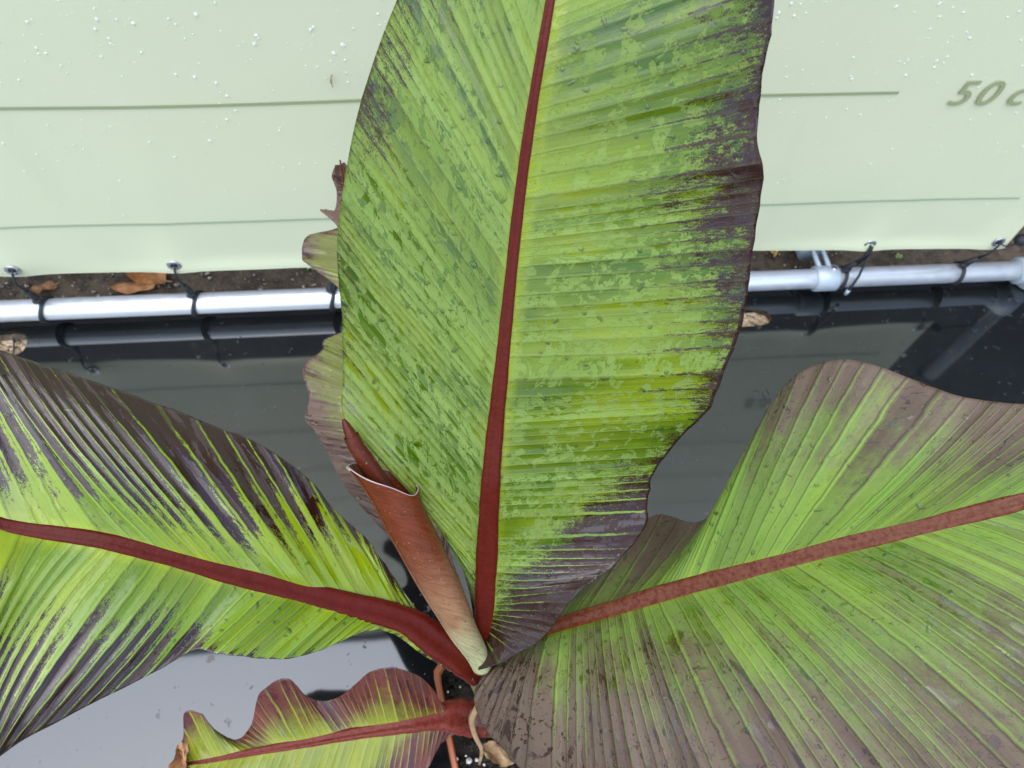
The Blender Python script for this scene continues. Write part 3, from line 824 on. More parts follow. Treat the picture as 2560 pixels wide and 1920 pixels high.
for i in range(200):
    p = (rt * rg.uniform(-1, 1) + dv * rg.uniform(-1, 1)) * mask_r * .92; r = rg.uniform(.002, .006)
    m.blob((p[0], p[1], HR - .020 + rg.uniform(-.003, .003)), np.array([rg.uniform(.6, 2.2), rg.uniform(.5, 1.2), .5]) * r, 6, 4, i, .2)
o = m.build('bark_bits', M_COMPOST, pot); o['kind'] = 'stuff'
m = MB()
for (px, py, r) in ((1172, 1903, .0045), (1141, 1898, .0028), (1192, 1900, .0026), (1120, 1730, .0016), (1150, 1718, .0016), (1165, 1890, .0016), (1210, 1912, .002)):
    p = on_floor(px, py, HR - .02) - PO
    m.blob((p[0], p[1], HR - .018), r, 8, 5, int(px), .08)
o = m.build('perlite_bits', M_PERLITE, pot); o['kind'] = 'stuff'

# ================================================================== THE PLANT
JX = atp(1190, 1680, 0.81)
base_xy = JX[:2]
plant = empty('banana_plant', (base_xy[0], base_xy[1], HR - 0.03), 'red banana plant with large wet green and maroon leaves growing in the pot', 'banana plant')
BP = np.array([base_xy[0], base_xy[1], HR - 0.03])

def smooth_noise(x, seed):
    rg = np.random.default_rng(seed); ph = rg.uniform(0, 6.28, 6); fr_ = np.array([1, 1.9, 3.1, 4.7, 7.3, 11.0]); am = 1 / fr_ ** .8
    return sum(a * np.sin(x * f + p) for a, f, p in zip(am, fr_, ph)) / am.sum()

class Leaf:
    def __init__(s, rib, pitch=0.0105, at=atp):
        s.at = at
        # rib: (px, py, Z, half width px)
        s.rib = np.array(rib, float)
        n = len(s.rib)
        t = np.linspace(0, n - 1, 400)
        q = catmull(s.rib, t)
        s.q2 = q[:, :2]; s.q = q
        s.P3 = np.array([s.at(*r[:3]) for r in q])
        d = np.r_[0, np.cumsum(np.linalg.norm(np.diff(s.P3, axis=0), axis=1))]
        s.arc = d; s.pitch = pitch
        s.halves = []; s.slope = 0.85
    def locate(s, mx, my):
        i = np.argmin(((s.q2 - [mx, my]) ** 2).sum(1)); return i
    def half(s, st, nS=300, nW=40, bulge=0.0, pleat=0.00042, ruffle=0.0, seed=0, wide=0.15, rag=0.004, yel0=0.0, wet=0.0, rim=True, pitch=None, ln=None):
        """st rows: (mx,my, ex,ey,eZ, w0[, hx,hy,hZ]) : midrib px, margin px + Z, maroon onset, optional half-way point"""
        mid, edge, hv, ex = [], [], [], []
        for r in st:
            i = s.locate(r[0], r[1]); M = s.P3[i]; E = s.at(r[2], r[3], r[4])
            if len(r) > 6: H = s.at(r[6], r[7], r[8])
            else:
                H = (M + E) / 2
            toc = CAM - H; toc /= np.linalg.norm(toc)
            if len(r) <= 6: H = H + toc * bulge * np.linalg.norm(E - M)
            mid.append(M); edge.append(E); hv.append(H); ex.append([r[5], s.arc[i]])
        t = np.linspace(0, len(st) - 1, nS)
        M = catmull(mid, t); E = catmull(edge, t); H = catmull(hv, t); X = catmull(ex, t)
        w = np.linspace(0, 1, nW) ** 0.9
        # ragged margin
        lenv = np.linalg.norm(E - M, axis=1)
        rg_ = 1 + rag * (smooth_noise(t * 1.1, seed) * 1.2 - np.abs(smooth_noise(t * 0.8, seed + 1)) * 3.0) / np.maximum(lenv, .05) * .35
        W = w[None, :] * (1 + (rg_[:, None] - 1) * w[None, :] ** 3)
        l0 = (1 - W) * (1 - 2 * W); l1 = 4 * W * (1 - W); l2 = W * (2 * W - 1)
        P = l0[..., None] * M[:, None] + l1[..., None] * H[:, None] + l2[..., None] * E[:, None]
        # normals towards the viewer's side (upper face)
        Nn = s.normals(P)
        # vein coordinate: spacing by arc length measured half-way out
        mw = P[:, nW // 2]; dd = np.r_[0, np.cumsum(np.linalg.norm(np.diff(mw, axis=0), axis=1))]
        am = X[:, 1]
        vcoord = (0.5 * dd + 0.5 * np.abs(am - am[0])) / (pitch or s.pitch)
        vcoord = np.maximum.accumulate(vcoord)
        vcoord = vcoord + 0.8 * np.sin(vcoord * 0.37 + seed * 1.7) + 0.4 * np.sin(vcoord * 0.83 + seed)
        VC = np.repeat(vcoord[:, None], nW, 1)
        Bm = w[None, :] * lenv[:, None]
        pl = (np.abs((VC % 1.0) - 0.5) * 2.0 - 0.5)
        fade = np.clip((w - .06) / 0.16, 0, 1) * np.clip((1.0 - w) / 0.2, 0.0, 1)
        pamp = 0.55 + 0.75 * smooth_noise(vcoord * 0.23, seed + 60)
        pl = np.sin(pl * np.pi / 2 * 2) * .5 + .5 * pl
        P = P + Nn * (pl * pleat * fade[None, :] * np.clip(pamp, .1, 1.3)[:, None])[..., None]
        P = P + Nn * (0.0025 * smooth_noise(t * 1.7, seed + 5)[:, None] * w[None, :] * np.sin(w * 5 + seed)[None, :])[..., None]
        if ruffle:
            P = P + Nn * (ruffle * w[None, :] ** 2 * smooth_noise(t * 2.3, seed + 9)[:, None])[..., None]
        mar = 0.5 + (w[None, :] - X[:, 0][:, None]) * s.slope
        mar = np.clip(mar, -0.6, 1.3)
        if rim: mar = np.maximum(mar, (w[None, :] > 0.985) * 1.2)
        yel = np.clip(1.6 - Bm / 0.009, 0, 1) * 0.95 + yel0
        lnv = np.ones_like(t) if ln is None else np.interp(t, [ln[0], ln[1]], [1.0, ln[2]])
        s.halves.append((P, VC, Bm, np.full_like(VC, float(seed)), mar, np.full_like(VC, wet), yel, np.repeat(lnv[:, None], nW, 1)))
    def normals(s, P):
        a = np.gradient(P, axis=0); b = np.gradient(P, axis=1)
        n = np.cross(a, b); n /= np.linalg.norm(n, axis=-1, keepdims=True) + 1e-12
        toc = CAM - P
        if (n * toc).sum() < 0: n = -n
        return n
    def build(s, mats, rib_mat, label=None, name='leaf', drops=300, drop_seed=0, drop_size=(0.0008, 0.003), rib_flat=0.42, thick=0.0007, rib_lift=0.2, rib_groove=0.5):
        V, Fc, CO, MS, LN = [], [], [], [], []; off = 0
        s.surf = []
        for (P, VC, Bm, sd_, mar, wt, yl, lnv) in s.halves:
            n1, n2 = P.shape[:2]
            a = np.gradient(P, axis=0); b = np.gradient(P, axis=1); nn = np.cross(a, b)
            flip = (nn * (CAM - P)).sum() < 0
            i = np.arange(n1 - 1)[:, None]; j = np.arange(n2 - 1)[None, :]
            k = i * n2 + j
            q = np.stack([k, k + n2, k + n2 + 1, k + 1], -1).reshape(-1, 4)
            if flip: q = q[:, ::-1]
            Fc.append(q + off); V.append(P.reshape(-1, 3)); off += n1 * n2
            CO.append(np.stack([VC, Bm, sd_], -1).reshape(-1, 3)); MS.append(np.stack([mar, wt, yl], -1).reshape(-1, 3)); LN.append(np.stack([lnv, lnv, lnv], -1).reshape(-1, 3))
            s.surf.append((P, s.normals(P)))
        V = np.concatenate(V) - BP; Fc = np.concatenate(Fc)
        me = bpy.data.meshes.new(name)
        me.vertices.add(len(V)); me.vertices.foreach_set('co', V.ravel())
        me.loops.add(Fc.size); me.loops.foreach_set('vertex_index', Fc.ravel().astype(np.int32))
        me.polygons.add(len(Fc)); me.polygons.foreach_set('loop_start', np.arange(0, Fc.size, 4, dtype=np.int32))
        me.polygons.foreach_set('use_smooth', np.ones(len(Fc), bool))
        me.update(calc_edges=True)
        for nm, dat in (('co', CO), ('ms', MS), ('ln', LN)):
            at_ = me.attributes.new(nm, 'FLOAT_VECTOR', 'POINT'); at_.data.foreach_set('vector', np.concatenate(dat).ravel())
        for m_ in mats: me.materials.append(m_)
        o = bpy.data.objects.new(name, me); COL.objects.link(o); o.parent = plant
        md = o.modifiers.new('thickness', 'SOLIDIFY'); md.thickness = thick; md.offset = -1.0
        md.material_offset = 1; md.material_offset_rim = 0
        if label: o['label'] = label
        # midrib
        idx = np.linspace(0, len(s.q) - 1, 90).astype(int)
        pts = s.P3[idx]; rad = s.q[idx, 3] * s.q[idx, 2] * (PS if s.at is atp else 1.0) / F
        toc = CAM - pts[len(pts) // 2]; toc /= np.linalg.norm(toc)
        m = MB(); wv = 1 + 0.025 * np.sin(np.arange(90) * 0.9) + 0.02 * np.sin(np.arange(90) * 2.3)
        m.tube(pts - BP + toc * rad[:, None] * rib_lift, rad * wv, 28, True, rib_flat, toc, rib_groove)
        r = m.build('midrib', rib_mat, o)
        if drops: s.rain(o, drops, drop_seed, drop_size)
        s.o = o
        return o
    def rain(s, o, count, seed, size):
        rg = np.random.default_rng(seed + 77); m = MB()
        a = np.linspace(0, 2 * np.pi, 9, endpoint=False)
        for _ in range(count):
            P, Nn = s.surf[rg.integers(len(s.surf))]
            i, j = rg.integers(4, P.shape[0] - 4), rg.integers(2, P.shape[1] - 1)
            c, n_ = P[i, j], Nn[i, j]
            u = P[min(i + 2, P.shape[0] - 1), j] - c; u -= n_ * u.dot(n_); u /= np.linalg.norm(u) + 1e-12
            v = np.cross(n_, u); th = rg.uniform(0, 6.28); u, v = u * np.cos(th) + v * np.sin(th), v * np.cos(th) - u * np.sin(th)
            r = size[0] + (size[1] - size[0]) * rg.power(0.28); el = rg.uniform(0.8, 2.6) if rg.random() < .5 else 1.0
            wob = 1 + rg.normal(0, .14, 9)
            rows = []
            for ph, hh in ((1.0, -0.03), (0.74, 0.14), (0.40, 0.21)):
                rows.append(c + n_ * (hh * r + .0004) + (u[None] * (el * np.cos(a) * wob)[:, None] + v[None] * (np.sin(a) * wob)[:, None]) * ph * r)
            b0 = m.n; m.grid(np.stack(rows) - BP, closed=True); m.f.append(tuple(b0 + 18 + k for k in range(9)))
        d = m.build('rain_drops', M_WATER, o); d['kind'] = 'stuff'

# ---- tall central leaf
CZ = lambda y: float(np.interp(y, [-650, -300, 0, 200, 400, 600, 800, 1000, 1200, 1400, 1615, 1680], [.50, .495, .515, .535, .56, .59, .62, .655, .69, .74, .80, .81]))
L = Leaf([(1208, 1668, .812, 27), (1212, 1600, .797, 27), (1214, 1500, .766, 27), (1217, 1389, .737, 27), (1226, 1220, .694, 24), (1238, 1075, .668, 21), (1252, 940, .643, 18), (1272, 741, .610, 15),
          (1297, 509, .576, 14), (1331, 266, .543, 13), (1376, 0, .515, 12), (1420, -260, .497, 9), (1470, -560, .498, 4)], 0.0098)
def cst(mx, my, ex, ey, dz, w0, h=None):
    r = (mx, my, ex, ey, CZ(ey) + dz, w0)
    return r + (h if h else ())
L.half([cst(1206, 1600, 1186, 1560, .0, .3), cst(1207, 1580, 1165, 1445, .02, .75), cst(1209, 1550, 1111, 1312, .03, .9), cst(1211, 1515, 1041, 1229, .03, 1.0), cst(1213, 1475, 960, 1136, .035, 1.05),
        cst(1215, 1425, 862, 1046, .04, 1.15), cst(1220, 1345, 857, 930, .055, 1.15), cst(1228, 1240, 855, 800, .06, 1.10), cst(1238, 1110, 843, 640, .06, 1.10), cst(1250, 985, 854, 495, .06, 1.1),
        cst(1264, 845, 885, 320, .055, 1.02), cst(1279, 700, 930, 165, .05, .97), cst(1298, 530, 995, -5, .045, .97), cst(1322, 340, 1090, -190, .04, .88), cst(1355, 120, 1200, -350, .03, 1.0), cst(1400, -150, 1330, -490, .02, 1.0),
        cst(1440, -380, 1415, -555, .01, .9), cst(1468, -550, 1465, -575, .0, .5)], bulge=0.05, seed=1, yel0=-0.10, ln=(0, 1, -0.45), wet=0.0, nS=400, nW=46, rag=0.0, rim=False)
L.half([cst(1214, 1625, 1194, 1674, -.03, -.2), cst(1216, 1585, 1270, 1652, -.045, -.1), cst(1218, 1545, 1366, 1588, -.05, .05), cst(1219, 1505, 1436, 1486, -.045, .15), cst(1221, 1450, 1500, 1440, -.03, .25, (1340, 1455, .735)),
        cst(1222, 1395, 1560, 1395, -.015, .30), cst(1224, 1340, 1612, 1322, .0, .50), cst(1229, 1275, 1624, 1260, .015, .66), cst(1235, 1210, 1641, 1186, .02, .80), cst(1245, 1130, 1700, 1105, .015, 1.05),
        cst(1255, 1050, 1776, 1018, .005, 1.00), cst(1266, 950, 1812, 930, .0, .98), cst(1277, 850, 1852, 820, .0, .95), cst(1288, 760, 1876, 720, .0, .88), cst(1299, 670, 1889, 620, .0, .82),
        cst(1310, 580, 1908, 500, .0, .74), cst(1321, 490, 1911, 395, -.005, .76), cst(1333, 400, 1902, 270, -.005, .82), cst(1345, 310, 1912, 150, -.01, .96), cst(1358, 220, 1940, 35, -.012, .9),
        cst(1376, 100, 1930, -110, -.015, .95), cst(1398, -30, 1880, -250, -.015, .9), cst(1420, -180, 1780, -370, -.01, .86),
        cst(1445, -340, 1630, -490, -.005, .8), cst(1468, -550, 1475, -575, .0, .5)], bulge=0.03, seed=2, yel0=0.02, wet=0.045, ln=(7.0, 9.5, -0.45), nS=420, nW=46, rag=0.004)
L.build([M_LEAF_C, M_UNDER], M_RIB_C, 'tall upright green leaf with a dark red midrib and maroon right edge', drops=1300, drop_seed=1, drop_size=(0.0004, 0.0019))
LC = L

# ---- left leaf
LZ = lambda x: float(np.interp(x, [-440, -160, 0, 300, 600, 900, 1157], [.58, .58, .615, .65, .695, .745, .80]))
L = Leaf([(1195, 1695, .815, 24), (1157, 1655, .80, 35), (1076, 1592, .782, 40), (1000, 1545, .765, 33), (814, 1496, .730, 29), (542, 1424, .685, 25), (271, 1354, .645, 21), (0, 1311, .615, 18), (-160, 1250, .585, 14), (-320, 1210, .58, 8), (-440, 1195, .58, 3)], 0.0165); L.slope = 1.3
def lst(mx, my, ex, ey, dz, w0, h=None):
    r = (mx, my, ex, ey, LZ(ex) + dz, w0)
    return r + (h if h else ())
L.half([lst(1170, 1668, 1155, 1640, .0, .0), lst(1140, 1638, 1075, 1560, .0, .3), lst(1112, 1613, 1010, 1478, .005, .40), lst(1085, 1592, 940, 1378, .015, .62, (1000, 1500, .765)), lst(1055, 1575, 922, 1352, .02, .80, (975, 1470, .76)),
        lst(1010, 1550, 862, 1294, .02, .78), lst(950, 1532, 768, 1194, .02, .62), lst(880, 1514, 642, 1108, .02, .48), lst(790, 1490, 480, 1042, .02, .38, (640, 1290, .69)), lst(690, 1462, 300, 972, .02, .30, (500, 1230, .67)),
        lst(560, 1430, 130, 917, .02, .28, (345, 1185, .645)), lst(400, 1388, -20, 865, .02, .25, (170, 1135, .625)), lst(200, 1342, -108, 820, .02, .25), lst(-20, 1305, -212, 810, .02, .25), lst(-140, 1257, -320, 880, .015, .2), lst(-300, 1213, -408, 1080, .0, .1), lst(-436, 1196, -440, 1190, 0, 0)],
       bulge=0.03, seed=3, yel0=0.25, nS=360, nW=44, pleat=0.0011, rag=0.003)
L.half([lst(1178, 1680, 1187, 1706, .0, .0), lst(1140, 1640, 1132, 1682, .01, .6), lst(1095, 1602, 1051, 1633, .01, .9), lst(1050, 1572, 985, 1588, .005, .95), lst(1010, 1552, 929, 1577, .0, .93), lst(965, 1536, 868, 1596, -.01, .90),
        lst(915, 1523, 787, 1631, -.02, .92), lst(855, 1507, 701, 1650, -.03, .97), lst(790, 1490, 610, 1645, -.035, .98), lst(725, 1472, 545, 1636, -.03, .95), lst(660, 1455, 478, 1630, -.02, .72), lst(590, 1437, 390, 1680, -.02, .52, (500, 1552, .668)), lst(500, 1413, 200, 1776, -.025, .42, (375, 1580, .64)),
        lst(390, 1384, 0, 1890, -.03, .36, (220, 1605, .615)), lst(240, 1348, -104, 2030, -.035, .36, (20, 1640, .59)), lst(30, 1315, -224, 2120, -.04, .36, (-92, 1650, .565)), lst(-100, 1272, -340, 2030, -.04, .5), lst(-260, 1222, -416, 1640, -.02, .4), lst(-436, 1196, -440, 1210, 0, .2)],
       bulge=0.03, seed=4, yel0=0.16, pitch=0.0115, nS=360, nW=44, pleat=0.0012, rag=0.003, wet=0.03)
L.build([M_LEAF_L, M_UNDER], M_RIB_C, 'maroon and lime striped leaf reaching left with a thick crimson midrib', drops=420, drop_seed=2, drop_size=(0.0004, 0.0017))

# ---- right leaf
RZ = lambda x: float(np.interp(x, [1190, 1300, 1500, 1800, 2100, 2560, 3400], [.825, .81, .77, .715, .665, .61, .58]))
L = Leaf([(1195, 1690, .825, 24), (1270, 1640, .815, 25), (1345, 1590, .80, 27), (1500, 1540, .77, 28), (1700, 1478, .732, 28), (1900, 1420, .695, 27), (2150, 1352, .657, 26), (2350, 1305, .633, 24), (2560, 1250, .61, 22), (2900, 1150, .585, 14), (3200, 1080, .58, 8), (3400, 1040, .58, 3)], 0.0108)
def rst(mx, my, ex, ey, Z, w0, h=None):
    r = (mx, my, ex, ey, Z, w0)
    return r + (h if h else ())
L.half([rst(1240, 1660, 1300, 1600, .85, 0.22), rst(1320, 1607, 1430, 1500, .86, 0.37), rst(1390, 1572, 1540, 1370, .87, 0.37), rst(1440, 1557, 1612, 1300, .875, 0.27), rst(1500, 1540, 1662, 1285, .875, 0.32, (1585, 1420, .82)), rst(1565, 1520, 1752, 1302, .86, 0.47, (1670, 1410, .79)),
        rst(1640, 1497, 1840, 1190, .775, 0.77, (1745, 1330, .745)), rst(1700, 1478, 1890, 1070, .71, 0.82, (1800, 1250, .71)), rst(1760, 1460, 1955, 965, .67, 0.72, (1865, 1190, .685)), rst(1815, 1445, 2060, 904, .645, 0.67, (1940, 1160, .665)),
        rst(1880, 1425, 2170, 908, .63, 0.59, (2030, 1150, .65)), rst(1960, 1403, 2300, 955, .625, 0.55, (2140, 1165, .638)), rst(2060, 1376, 2440, 997, .615, 0.53, (2270, 1180, .63)), rst(2180, 1345, 2580, 1008, .60, 0.53, (2400, 1170, .615)), rst(2340, 1308, 2800, 1000, .58, 0.47), rst(2560, 1250, 3020, 950, .565, 0.47), rst(2850, 1165, 3220, 930, .56, 0.37), rst(3390, 1042, 3400, 1030, .58, 0.22)],
       bulge=0.02, seed=6, yel0=0.12, wet=-0.03, nS=360, nW=44, pleat=0.0009, rag=0.002)
L.half([rst(1215, 1675, 1196, 1690, .815, -0.08), rst(1262, 1645, 1184, 1738, .81, -0.03, (1225, 1680, .80)), rst(1300, 1620, 1200, 1800, .80, 0.02, (1248, 1690, .785)), rst(1335, 1597, 1240, 1862, .785, 0.06, (1285, 1710, .765)), rst(1370, 1580, 1310, 1938, .77, 0.10, (1330, 1735, .745)), rst(1420, 1563, 1410, 2060, .74, 0.16, (1408, 1780, .715)),
        rst(1490, 1543, 1560, 2150, .70, 0.19, (1515, 1800, .69)), rst(1570, 1518, 1780, 2200, .66, 0.17, (1640, 1800, .67)), rst(1670, 1487, 2060, 2230, .62, 0.27, (1830, 1790, .64)), rst(1780, 1455, 2380, 2230, .585, 0.35, (2040, 1760, .615)),
        rst(1910, 1417, 2700, 2180, .56, 0.37, (2270, 1720, .59)), rst(2060, 1376, 2980, 2080, .55, 0.39, (2500, 1660, .575)), rst(2240, 1331, 3220, 1930, .54, 0.39, (2730, 1570, .565)), rst(2560, 1250, 3420, 1700, .54, 0.37, (3020, 1420, .56)), rst(2950, 1137, 3500, 1400, .55, 0.27), rst(3390, 1042, 3405, 1050, .58, 0.12)],
       bulge=0.04, seed=7, yel0=0.0, wet=0.03, pitch=0.0088, nS=380, nW=48, pleat=0.0011, rag=0.003)
L.build([M_LEAF_R, M_UNDER], M_RIB_R, 'broad dusty green and brown leaf spreading right over the pot', drops=1300, drop_seed=3, drop_size=(0.0004, 0.0018))

# ---- low ruffled leaf
L = Leaf([(1215, 1800, .955, 40), (1175, 1795, .945, 44), (1132, 1790, .93, 40), (1080, 1798, .92, 27), (1010, 1812, .91, 21), (888, 1833, .905, 15), (766, 1856, .90, 12), (644, 1878, .90, 9), (522, 1901, .905, 6), (446, 1912, .91, 3)], 0.0085, at)
def bst(mx, my, ex, ey, Z, w0): return (mx, my, ex, ey, Z, w0)
L.half([bst(1130, 1790, 1095, 1745, .90, 0.00), bst(1105, 1794, 1086, 1728, .885, 0.01), bst(1075, 1800, 1050, 1692, .865, 0.11), bst(1040, 1806, 1002, 1673, .85, 0.21), bst(1000, 1813, 964, 1669, .85, 0.28), bst(960, 1821, 921, 1682, .86, 0.31), bst(925, 1827, 880, 1717, .88, 0.31), bst(895, 1832, 839, 1746, .895, 0.28),
        bst(868, 1836, 806, 1751, .895, 0.28), bst(840, 1842, 767, 1740, .88, 0.31), bst(815, 1846, 742, 1714, .865, 0.34), bst(790, 1851, 716, 1697, .855, 0.36), bst(760, 1857, 680, 1706, .86, 0.38), bst(728, 1863, 644, 1742, .88, 0.38), bst(695, 1868, 627, 1808, .90, 0.38), bst(660, 1875, 600, 1844, .915, 0.41), bst(628, 1881, 570, 1845, .915, 0.62),
        bst(596, 1887, 534, 1820, .90, 0.68), bst(560, 1894, 506, 1787, .885, 0.72), bst(522, 1901, 460, 1781, .885, 0.72), bst(490, 1906, 458, 1840, .90, 0.75), bst(448, 1912, 438, 1888, .91, 0.36)],
       bulge=-0.05, seed=8, yel0=0.35, nS=300, nW=34, pleat=0.0007, rag=0.002)
L.half([bst(1160, 1795, 1146, 1832, .94, 0.00), bst(1125, 1791, 1103, 1860, .935, 0.00), bst(1085, 1798, 1066, 1922, .925, 0.00), bst(1040, 1806, 1020, 1985, .915, 0.01), bst(980, 1816, 930, 2030, .91, 0.41), bst(900, 1831, 830, 2060, .91, 0.80), bst(800, 1849, 720, 2070, .91, 0.85), bst(700, 1867, 620, 2055, .915, 0.85), bst(600, 1887, 530, 2020, .92, 0.80), bst(510, 1903, 465, 1960, .92, 0.70), bst(448, 1912, 440, 1925, .915, 0.26)],
       bulge=-0.03, seed=9, yel0=0.30, nS=260, nW=34, pleat=0.0007, wet=0.05, rag=0.002)
L.build([M_LEAF_B, M_UNDER], M_RIB_B, 'small ruffled low leaf with red edges and a pink midrib', drops=110, drop_seed=4, drop_size=(0.0005, 0.0017), rib_flat=0.5)

# ---- back leaf behind the tall one
L = Leaf([(1190, 1665, .835, 14), (1150, 1590, .845, 14), (1090, 1450, .87, 14), (1035, 1300, .90, 13), (1000, 1150, .94, 12), (970, 1010, .97, 11), (940, 880, 1.0, 10), (912, 740, 1.03, 8), (890, 600, 1.065, 6), (866, 480, 1.09, 4), (850, 400, 1.11, 2)], 0.0095)
L.half([bst(1170, 1630, 1140, 1590, .84, .2), bst(1130, 1545, 1060, 1460, .86, .2), bst(1090, 1450, 978, 1352, .885, .35), bst(1060, 1375, 921, 1287, .90, .45), bst(1035, 1300, 877, 1236, .91, .5), bst(1015, 1215, 846, 1187, .925, .5), bst(1002, 1155, 812, 1120, .94, .5), bst(992, 1110, 783, 1072, .95, .5), bst(984, 1075, 762, 1047, .955, .55),
        bst(976, 1035, 773, 992, .965, .8), bst(967, 1000, 757, 922, .975, .85), bst(955, 945, 803, 876, .985, 1.2), bst(945, 905, 812, 848, .995, 1.2), bst(935, 860, 875, 818, 1.01, 1.1), bst(922, 790, 872, 765, 1.02, .9), bst(912, 740, 842, 716, 1.03, .8), bst(905, 690, 768, 660, 1.035, .9), bst(900, 655, 755, 645, 1.04, .9), bst(893, 620, 766, 592, 1.05, .85),
        bst(884, 570, 835, 572, 1.065, .5), bst(880, 550, 838, 560, 1.07, .2), bst(876, 535, 800, 524, 1.07, .1), bst(872, 515, 834, 530, 1.08, .0), bst(866, 480, 842, 477, 1.085, .0), bst(860, 445, 829, 443, 1.09, .0), bst(853, 412, 838, 412, 1.10, .0)],
       bulge=0.02, seed=10, yel0=0.3, nS=420, nW=30, pleat=0.0005, rag=0.0)
L.half([bst(1175, 1640, 1195, 1590, .83, .0), bst(1150, 1590, 1178, 1530, .82, .0), bst(1120, 1520, 1130, 1400, .83, .0), bst(1085, 1440, 1113, 1300, .84, .0), bst(1060, 1375, 1160, 1220, .86, .3), bst(1020, 1240, 1190, 1060, .90, .5), bst(990, 1100, 1180, 900, .94, .6), bst(960, 960, 1130, 760, .98, .7), bst(925, 800, 1050, 620, 1.02, .8), bst(895, 630, 950, 500, 1.06, .6), bst(853, 412, 860, 405, 1.10, .0)],
       bulge=0.02, seed=11, yel0=0.3, nS=240, nW=30, pleat=0.0005, rag=0.002)
L.build([M_LEAF_K, M_UNDER], M_RIB_C, 'pale olive and lilac leaf behind the rolled leaf', drops=260, drop_seed=5, drop_size=(0.0008, 0.0026))

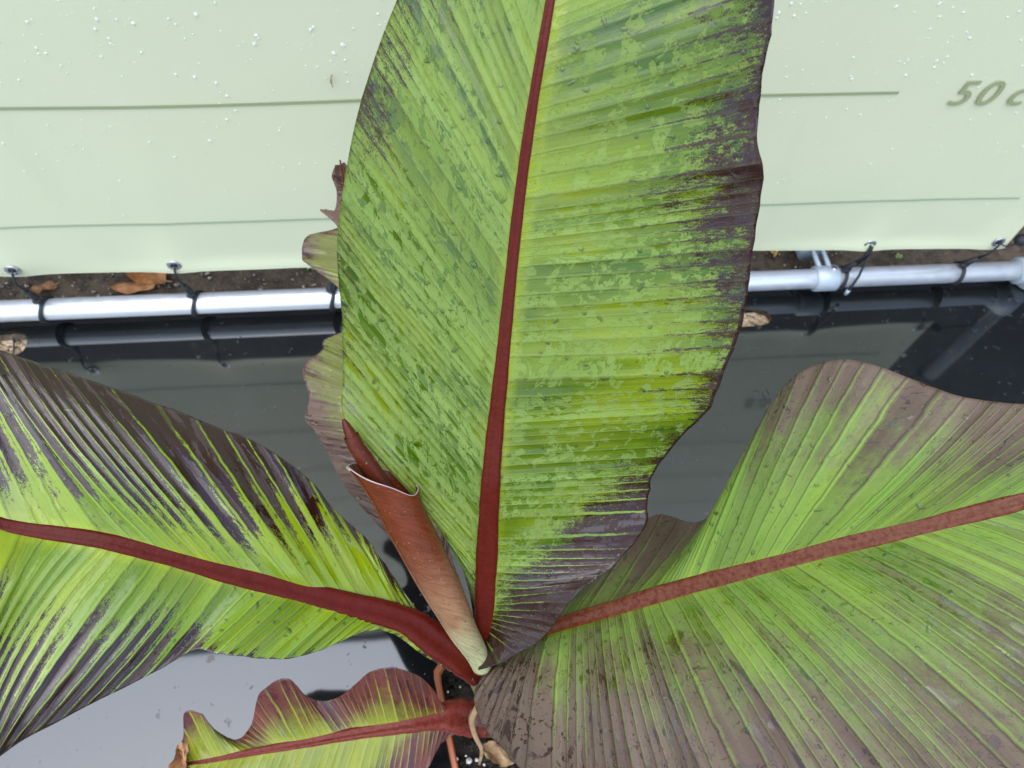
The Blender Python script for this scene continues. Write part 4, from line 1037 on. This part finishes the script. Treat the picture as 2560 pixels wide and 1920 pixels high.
# ---- rolled new leaf
def roll():
    ax = np.array([(1206, 1668, .80, 22), (1190, 1630, .785, 27), (1158, 1577, .765, 34), (1130, 1520, .75, 41), (1105, 1471, .74, 46), (1075, 1415, .73, 49), (1047, 1360, .72, 51), (1009, 1287, .708, 53), (985, 1236, .70, 55), (962, 1190, .694, 59), (942, 1150, .69, 63), (922, 1110, .686, 66)], float)
    nT, nA = 90, 48
    q = catmull(ax, np.linspace(0, len(ax) - 1, nT))
    C = np.array([atp(*r[:3]) for r in q]); R = q[:, 3] * q[:, 2] * PS / F
    T = np.gradient(C, axis=0); T /= np.linalg.norm(T, axis=1)[:, None]
    toc = CAM - C; toc /= np.linalg.norm(toc, axis=1)[:, None]
    U = toc - T * (toc * T).sum(1)[:, None]; U /= np.linalg.norm(U, axis=1)[:, None]
    Wd = np.cross(T, U)                                      # sideways
    # sideways axis pointing to picture left
    if (Wd[nT // 2] @ ROT[:, 0]) > 0: Wd = -Wd
    a = np.linspace(-0.15 * np.pi, 2.12 * np.pi, nA)         # overlapping turn
    P = np.zeros((nA, nT, 3)); CO = np.zeros((nA, nT, 3))
    for j, t in enumerate(a):
        # the lip is cut obliquely: long on the left side, short in front and right
        left = 0.5 + 0.5 * math.cos(t)                        # 1 at picture left
        front = 0.5 + 0.5 * math.sin(t)
        end = 0.79 + 0.17 * left ** 1.4 - 0.03 * front - 0.065 * (1 - left) + 0.006 * math.sin(t * 5.0)
        s_ = np.linspace(0, end, nT) * (nT - 1)
        i0 = np.clip(np.floor(s_).astype(int), 0, nT - 2); u = (s_ - i0)[:, None]
        Cc = C[i0] * (1 - u) + C[i0 + 1] * u; Uu = U[i0]; Ww = Wd[i0]; Rr = (R[i0] * (1 - u[:, 0]) + R[i0 + 1] * u[:, 0])
        rad = Rr * (1.0 + 0.05 * (t / (2 * np.pi) - 0.5))
        fl = np.clip((np.linspace(0, 1, nT) - 0.86) / 0.14, 0, 1) ** 2 * 0.12
        rad = rad * (1 + fl)
        P[j] = Cc + (math.cos(t) * Ww + math.sin(t) * Uu) * rad[:, None]
        CO[j, :, 0] = s_ / (nT - 1); CO[j, :, 1] = t; 
    r = empty('dummy', (0, 0, 0), 'x', 'x'); bpy.data.objects.remove(r)
    m = MB(); m.grid(P - BP)
    o = m.build('rolled_leaf', [M_ROLL, M_ROLL], plant)
    o['label'] = 'tightly rolled reddish young leaf with a cream base'
    at_ = o.data.attributes.new('co', 'FLOAT_VECTOR', 'POINT'); at_.data.foreach_set('vector', CO.reshape(-1))
    md = o.modifiers.new('thickness', 'SOLIDIFY'); md.thickness = 0.0010; md.offset = 0
    # pale lip
    m = MB(); m.tube(P[:, -1] - BP, 0.00055, 7); m.build('lip', M_RIM, o)
    # inner roll and tip
    ax2 = np.array([(985, 1265, .712, 26), (962, 1228, .706, 26), (940, 1192, .700, 24), (915, 1152, .693, 22), (892, 1118, .688, 20), (876, 1085, .684, 15), (864, 1060, .681, 9), (858, 1048, .680, 4)], float)
    q = catmull(ax2, np.linspace(0, 7, 50)); C2 = np.array([atp(*r[:3]) for r in q]); R2 = q[:, 3] * q[:, 2] * PS / F
    m = MB(); m.tube(C2 - BP, R2, 20, True, 1.0, toc[nT // 2]); oi = m.build('inner_roll', M_ROLL, o)
    at_ = oi.data.attributes.new('co', 'FLOAT_VECTOR', 'POINT'); k = np.zeros((len(oi.data.vertices), 3)); k[:, 0] = 0.95; at_.data.foreach_set('vector', k.reshape(-1))
    # wrapped ring round the inner roll
    i0 = 27; cc = C2[i0:i0 + 8]; m = MB(); m.tube(cc - BP, R2[i0:i0 + 8] * np.linspace(1.0, 1.22, 8), 20, False, 1.0, toc[nT // 2]); oi2 = m.build('inner_wrap', M_ROLL, o)
    at_ = oi2.data.attributes.new('co', 'FLOAT_VECTOR', 'POINT'); k = np.zeros((len(oi2.data.vertices), 3)); k[:, 0] = 0.95; at_.data.foreach_set('vector', k.reshape(-1))
    # drops
    rg = np.random.default_rng(91); m = MB(); a8 = np.linspace(0, 2 * np.pi, 8, endpoint=False)
    for _ in range(110):
        i, j = rg.integers(6, nA // 2), rg.integers(8, nT - 8)
        c = P[i, j]; ii = int(j); n_ = c - C[ii]; n_ -= T[ii] * n_.dot(T[ii]); n_ /= np.linalg.norm(n_)
        u = T[ii]; v = np.cross(n_, u); rr = .00025 + .0008 * rg.power(.5)
        rows = [c + n_ * (hh * rr + .0006) + (u[None] * np.cos(a8)[:, None] + v[None] * np.sin(a8)[:, None]) * ph * rr for ph, hh in ((1, 0), (.75, .5), (.3, .75))]
        b0 = m.n; m.grid(np.stack(rows) - BP, closed=True); m.f.append(tuple(b0 + 16 + k for k in range(8)))
    d = m.build('rain_drops', M_WATER, o); d['kind'] = 'stuff'
roll()

# ---- sheath stack carrying the leaves
def stem():
    top = atp(1200, 1690, .835); bot = on_floor(1275, 1800, HR - .035)
    pts = [bot, bot * .7 + top * .3, bot * .35 + top * .65, top]
    m = MB(); m.tube(np.array(pts) - BP, [.032, .025, .019, .012], 24, True, 0.9, (0, 1, 0)); o = m.build('sheath_stem', M_STEM, plant)
    # loose outer sheath running into the low leaf
    P = np.array([at(1262, 1800, .985), at(1228, 1797, .968), at(1192, 1794, .952), at(1160, 1791, .94)])
    m = MB(); m.tube(P - BP, [.020, .022, .022, .018], 18, True, .7, CAM - P[1]); m.build('leaf_sheath', M_STEM, plant)
    # withered strip hanging from the sheath
    P = np.array([at(*p) for p in ((1198, 1760, .90), (1180, 1800, .91), (1188, 1840, .925), (1204, 1875, .94), (1198, 1912, .96))])
    q = catmull(P, np.linspace(0, 4, 24)); toc = CAM - q[10]; m = MB(); m.tube(q - BP, np.linspace(.0042, .0018, 24), 8, True, .35, toc); m.build('withered_strip', M_TAN, plant, ).__setitem__('label', 'thin withered tan strip hanging from the sheath')
    c = at(458, 1890, .905); u = np.linspace(-1, 1, 10); v = np.linspace(-1, 1, 8); U, V = np.meshgrid(u, v, indexing='ij'); rg = np.random.default_rng(8)
    ex, ey, ez = ROT[:, 0], ROT[:, 1], ROT[:, 2]
    Q = c + (.009 * U * (1 - .3 * V))[..., None] * ex + (.017 * V * (1 - .3 * U ** 2))[..., None] * ey + (.006 * np.sin(U * 3 + V * 2) + .008 * U ** 2)[..., None] * ez + rg.normal(0, .0012, (10, 8, 3))
    m = MB(); m.grid(Q - BP); m.build('withered_tip', M_DRY2, plant).__setitem__('label', 'crumpled dry tan tip of the low leaf')
    # withered scrap
    c = at(1245, 1885, .985); m = MB(); rg = np.random.default_rng(2)
    u = np.linspace(-1, 1, 12); v = np.linspace(-1, 1, 7); U, V = np.meshgrid(u, v, indexing='ij')
    Q = np.stack([c[0] + .022 * U, c[1] + .012 * V * (1.1 - U ** 2) - .01 * U, c[2] - .012 + .006 * np.sin(U * 4 + V * 3) + .005 * V ** 2], -1) + rg.normal(0, .0012, (12, 7, 3))
    m.grid(Q - BP); m.build('withered_scrap', M_TAN, plant)
stem()
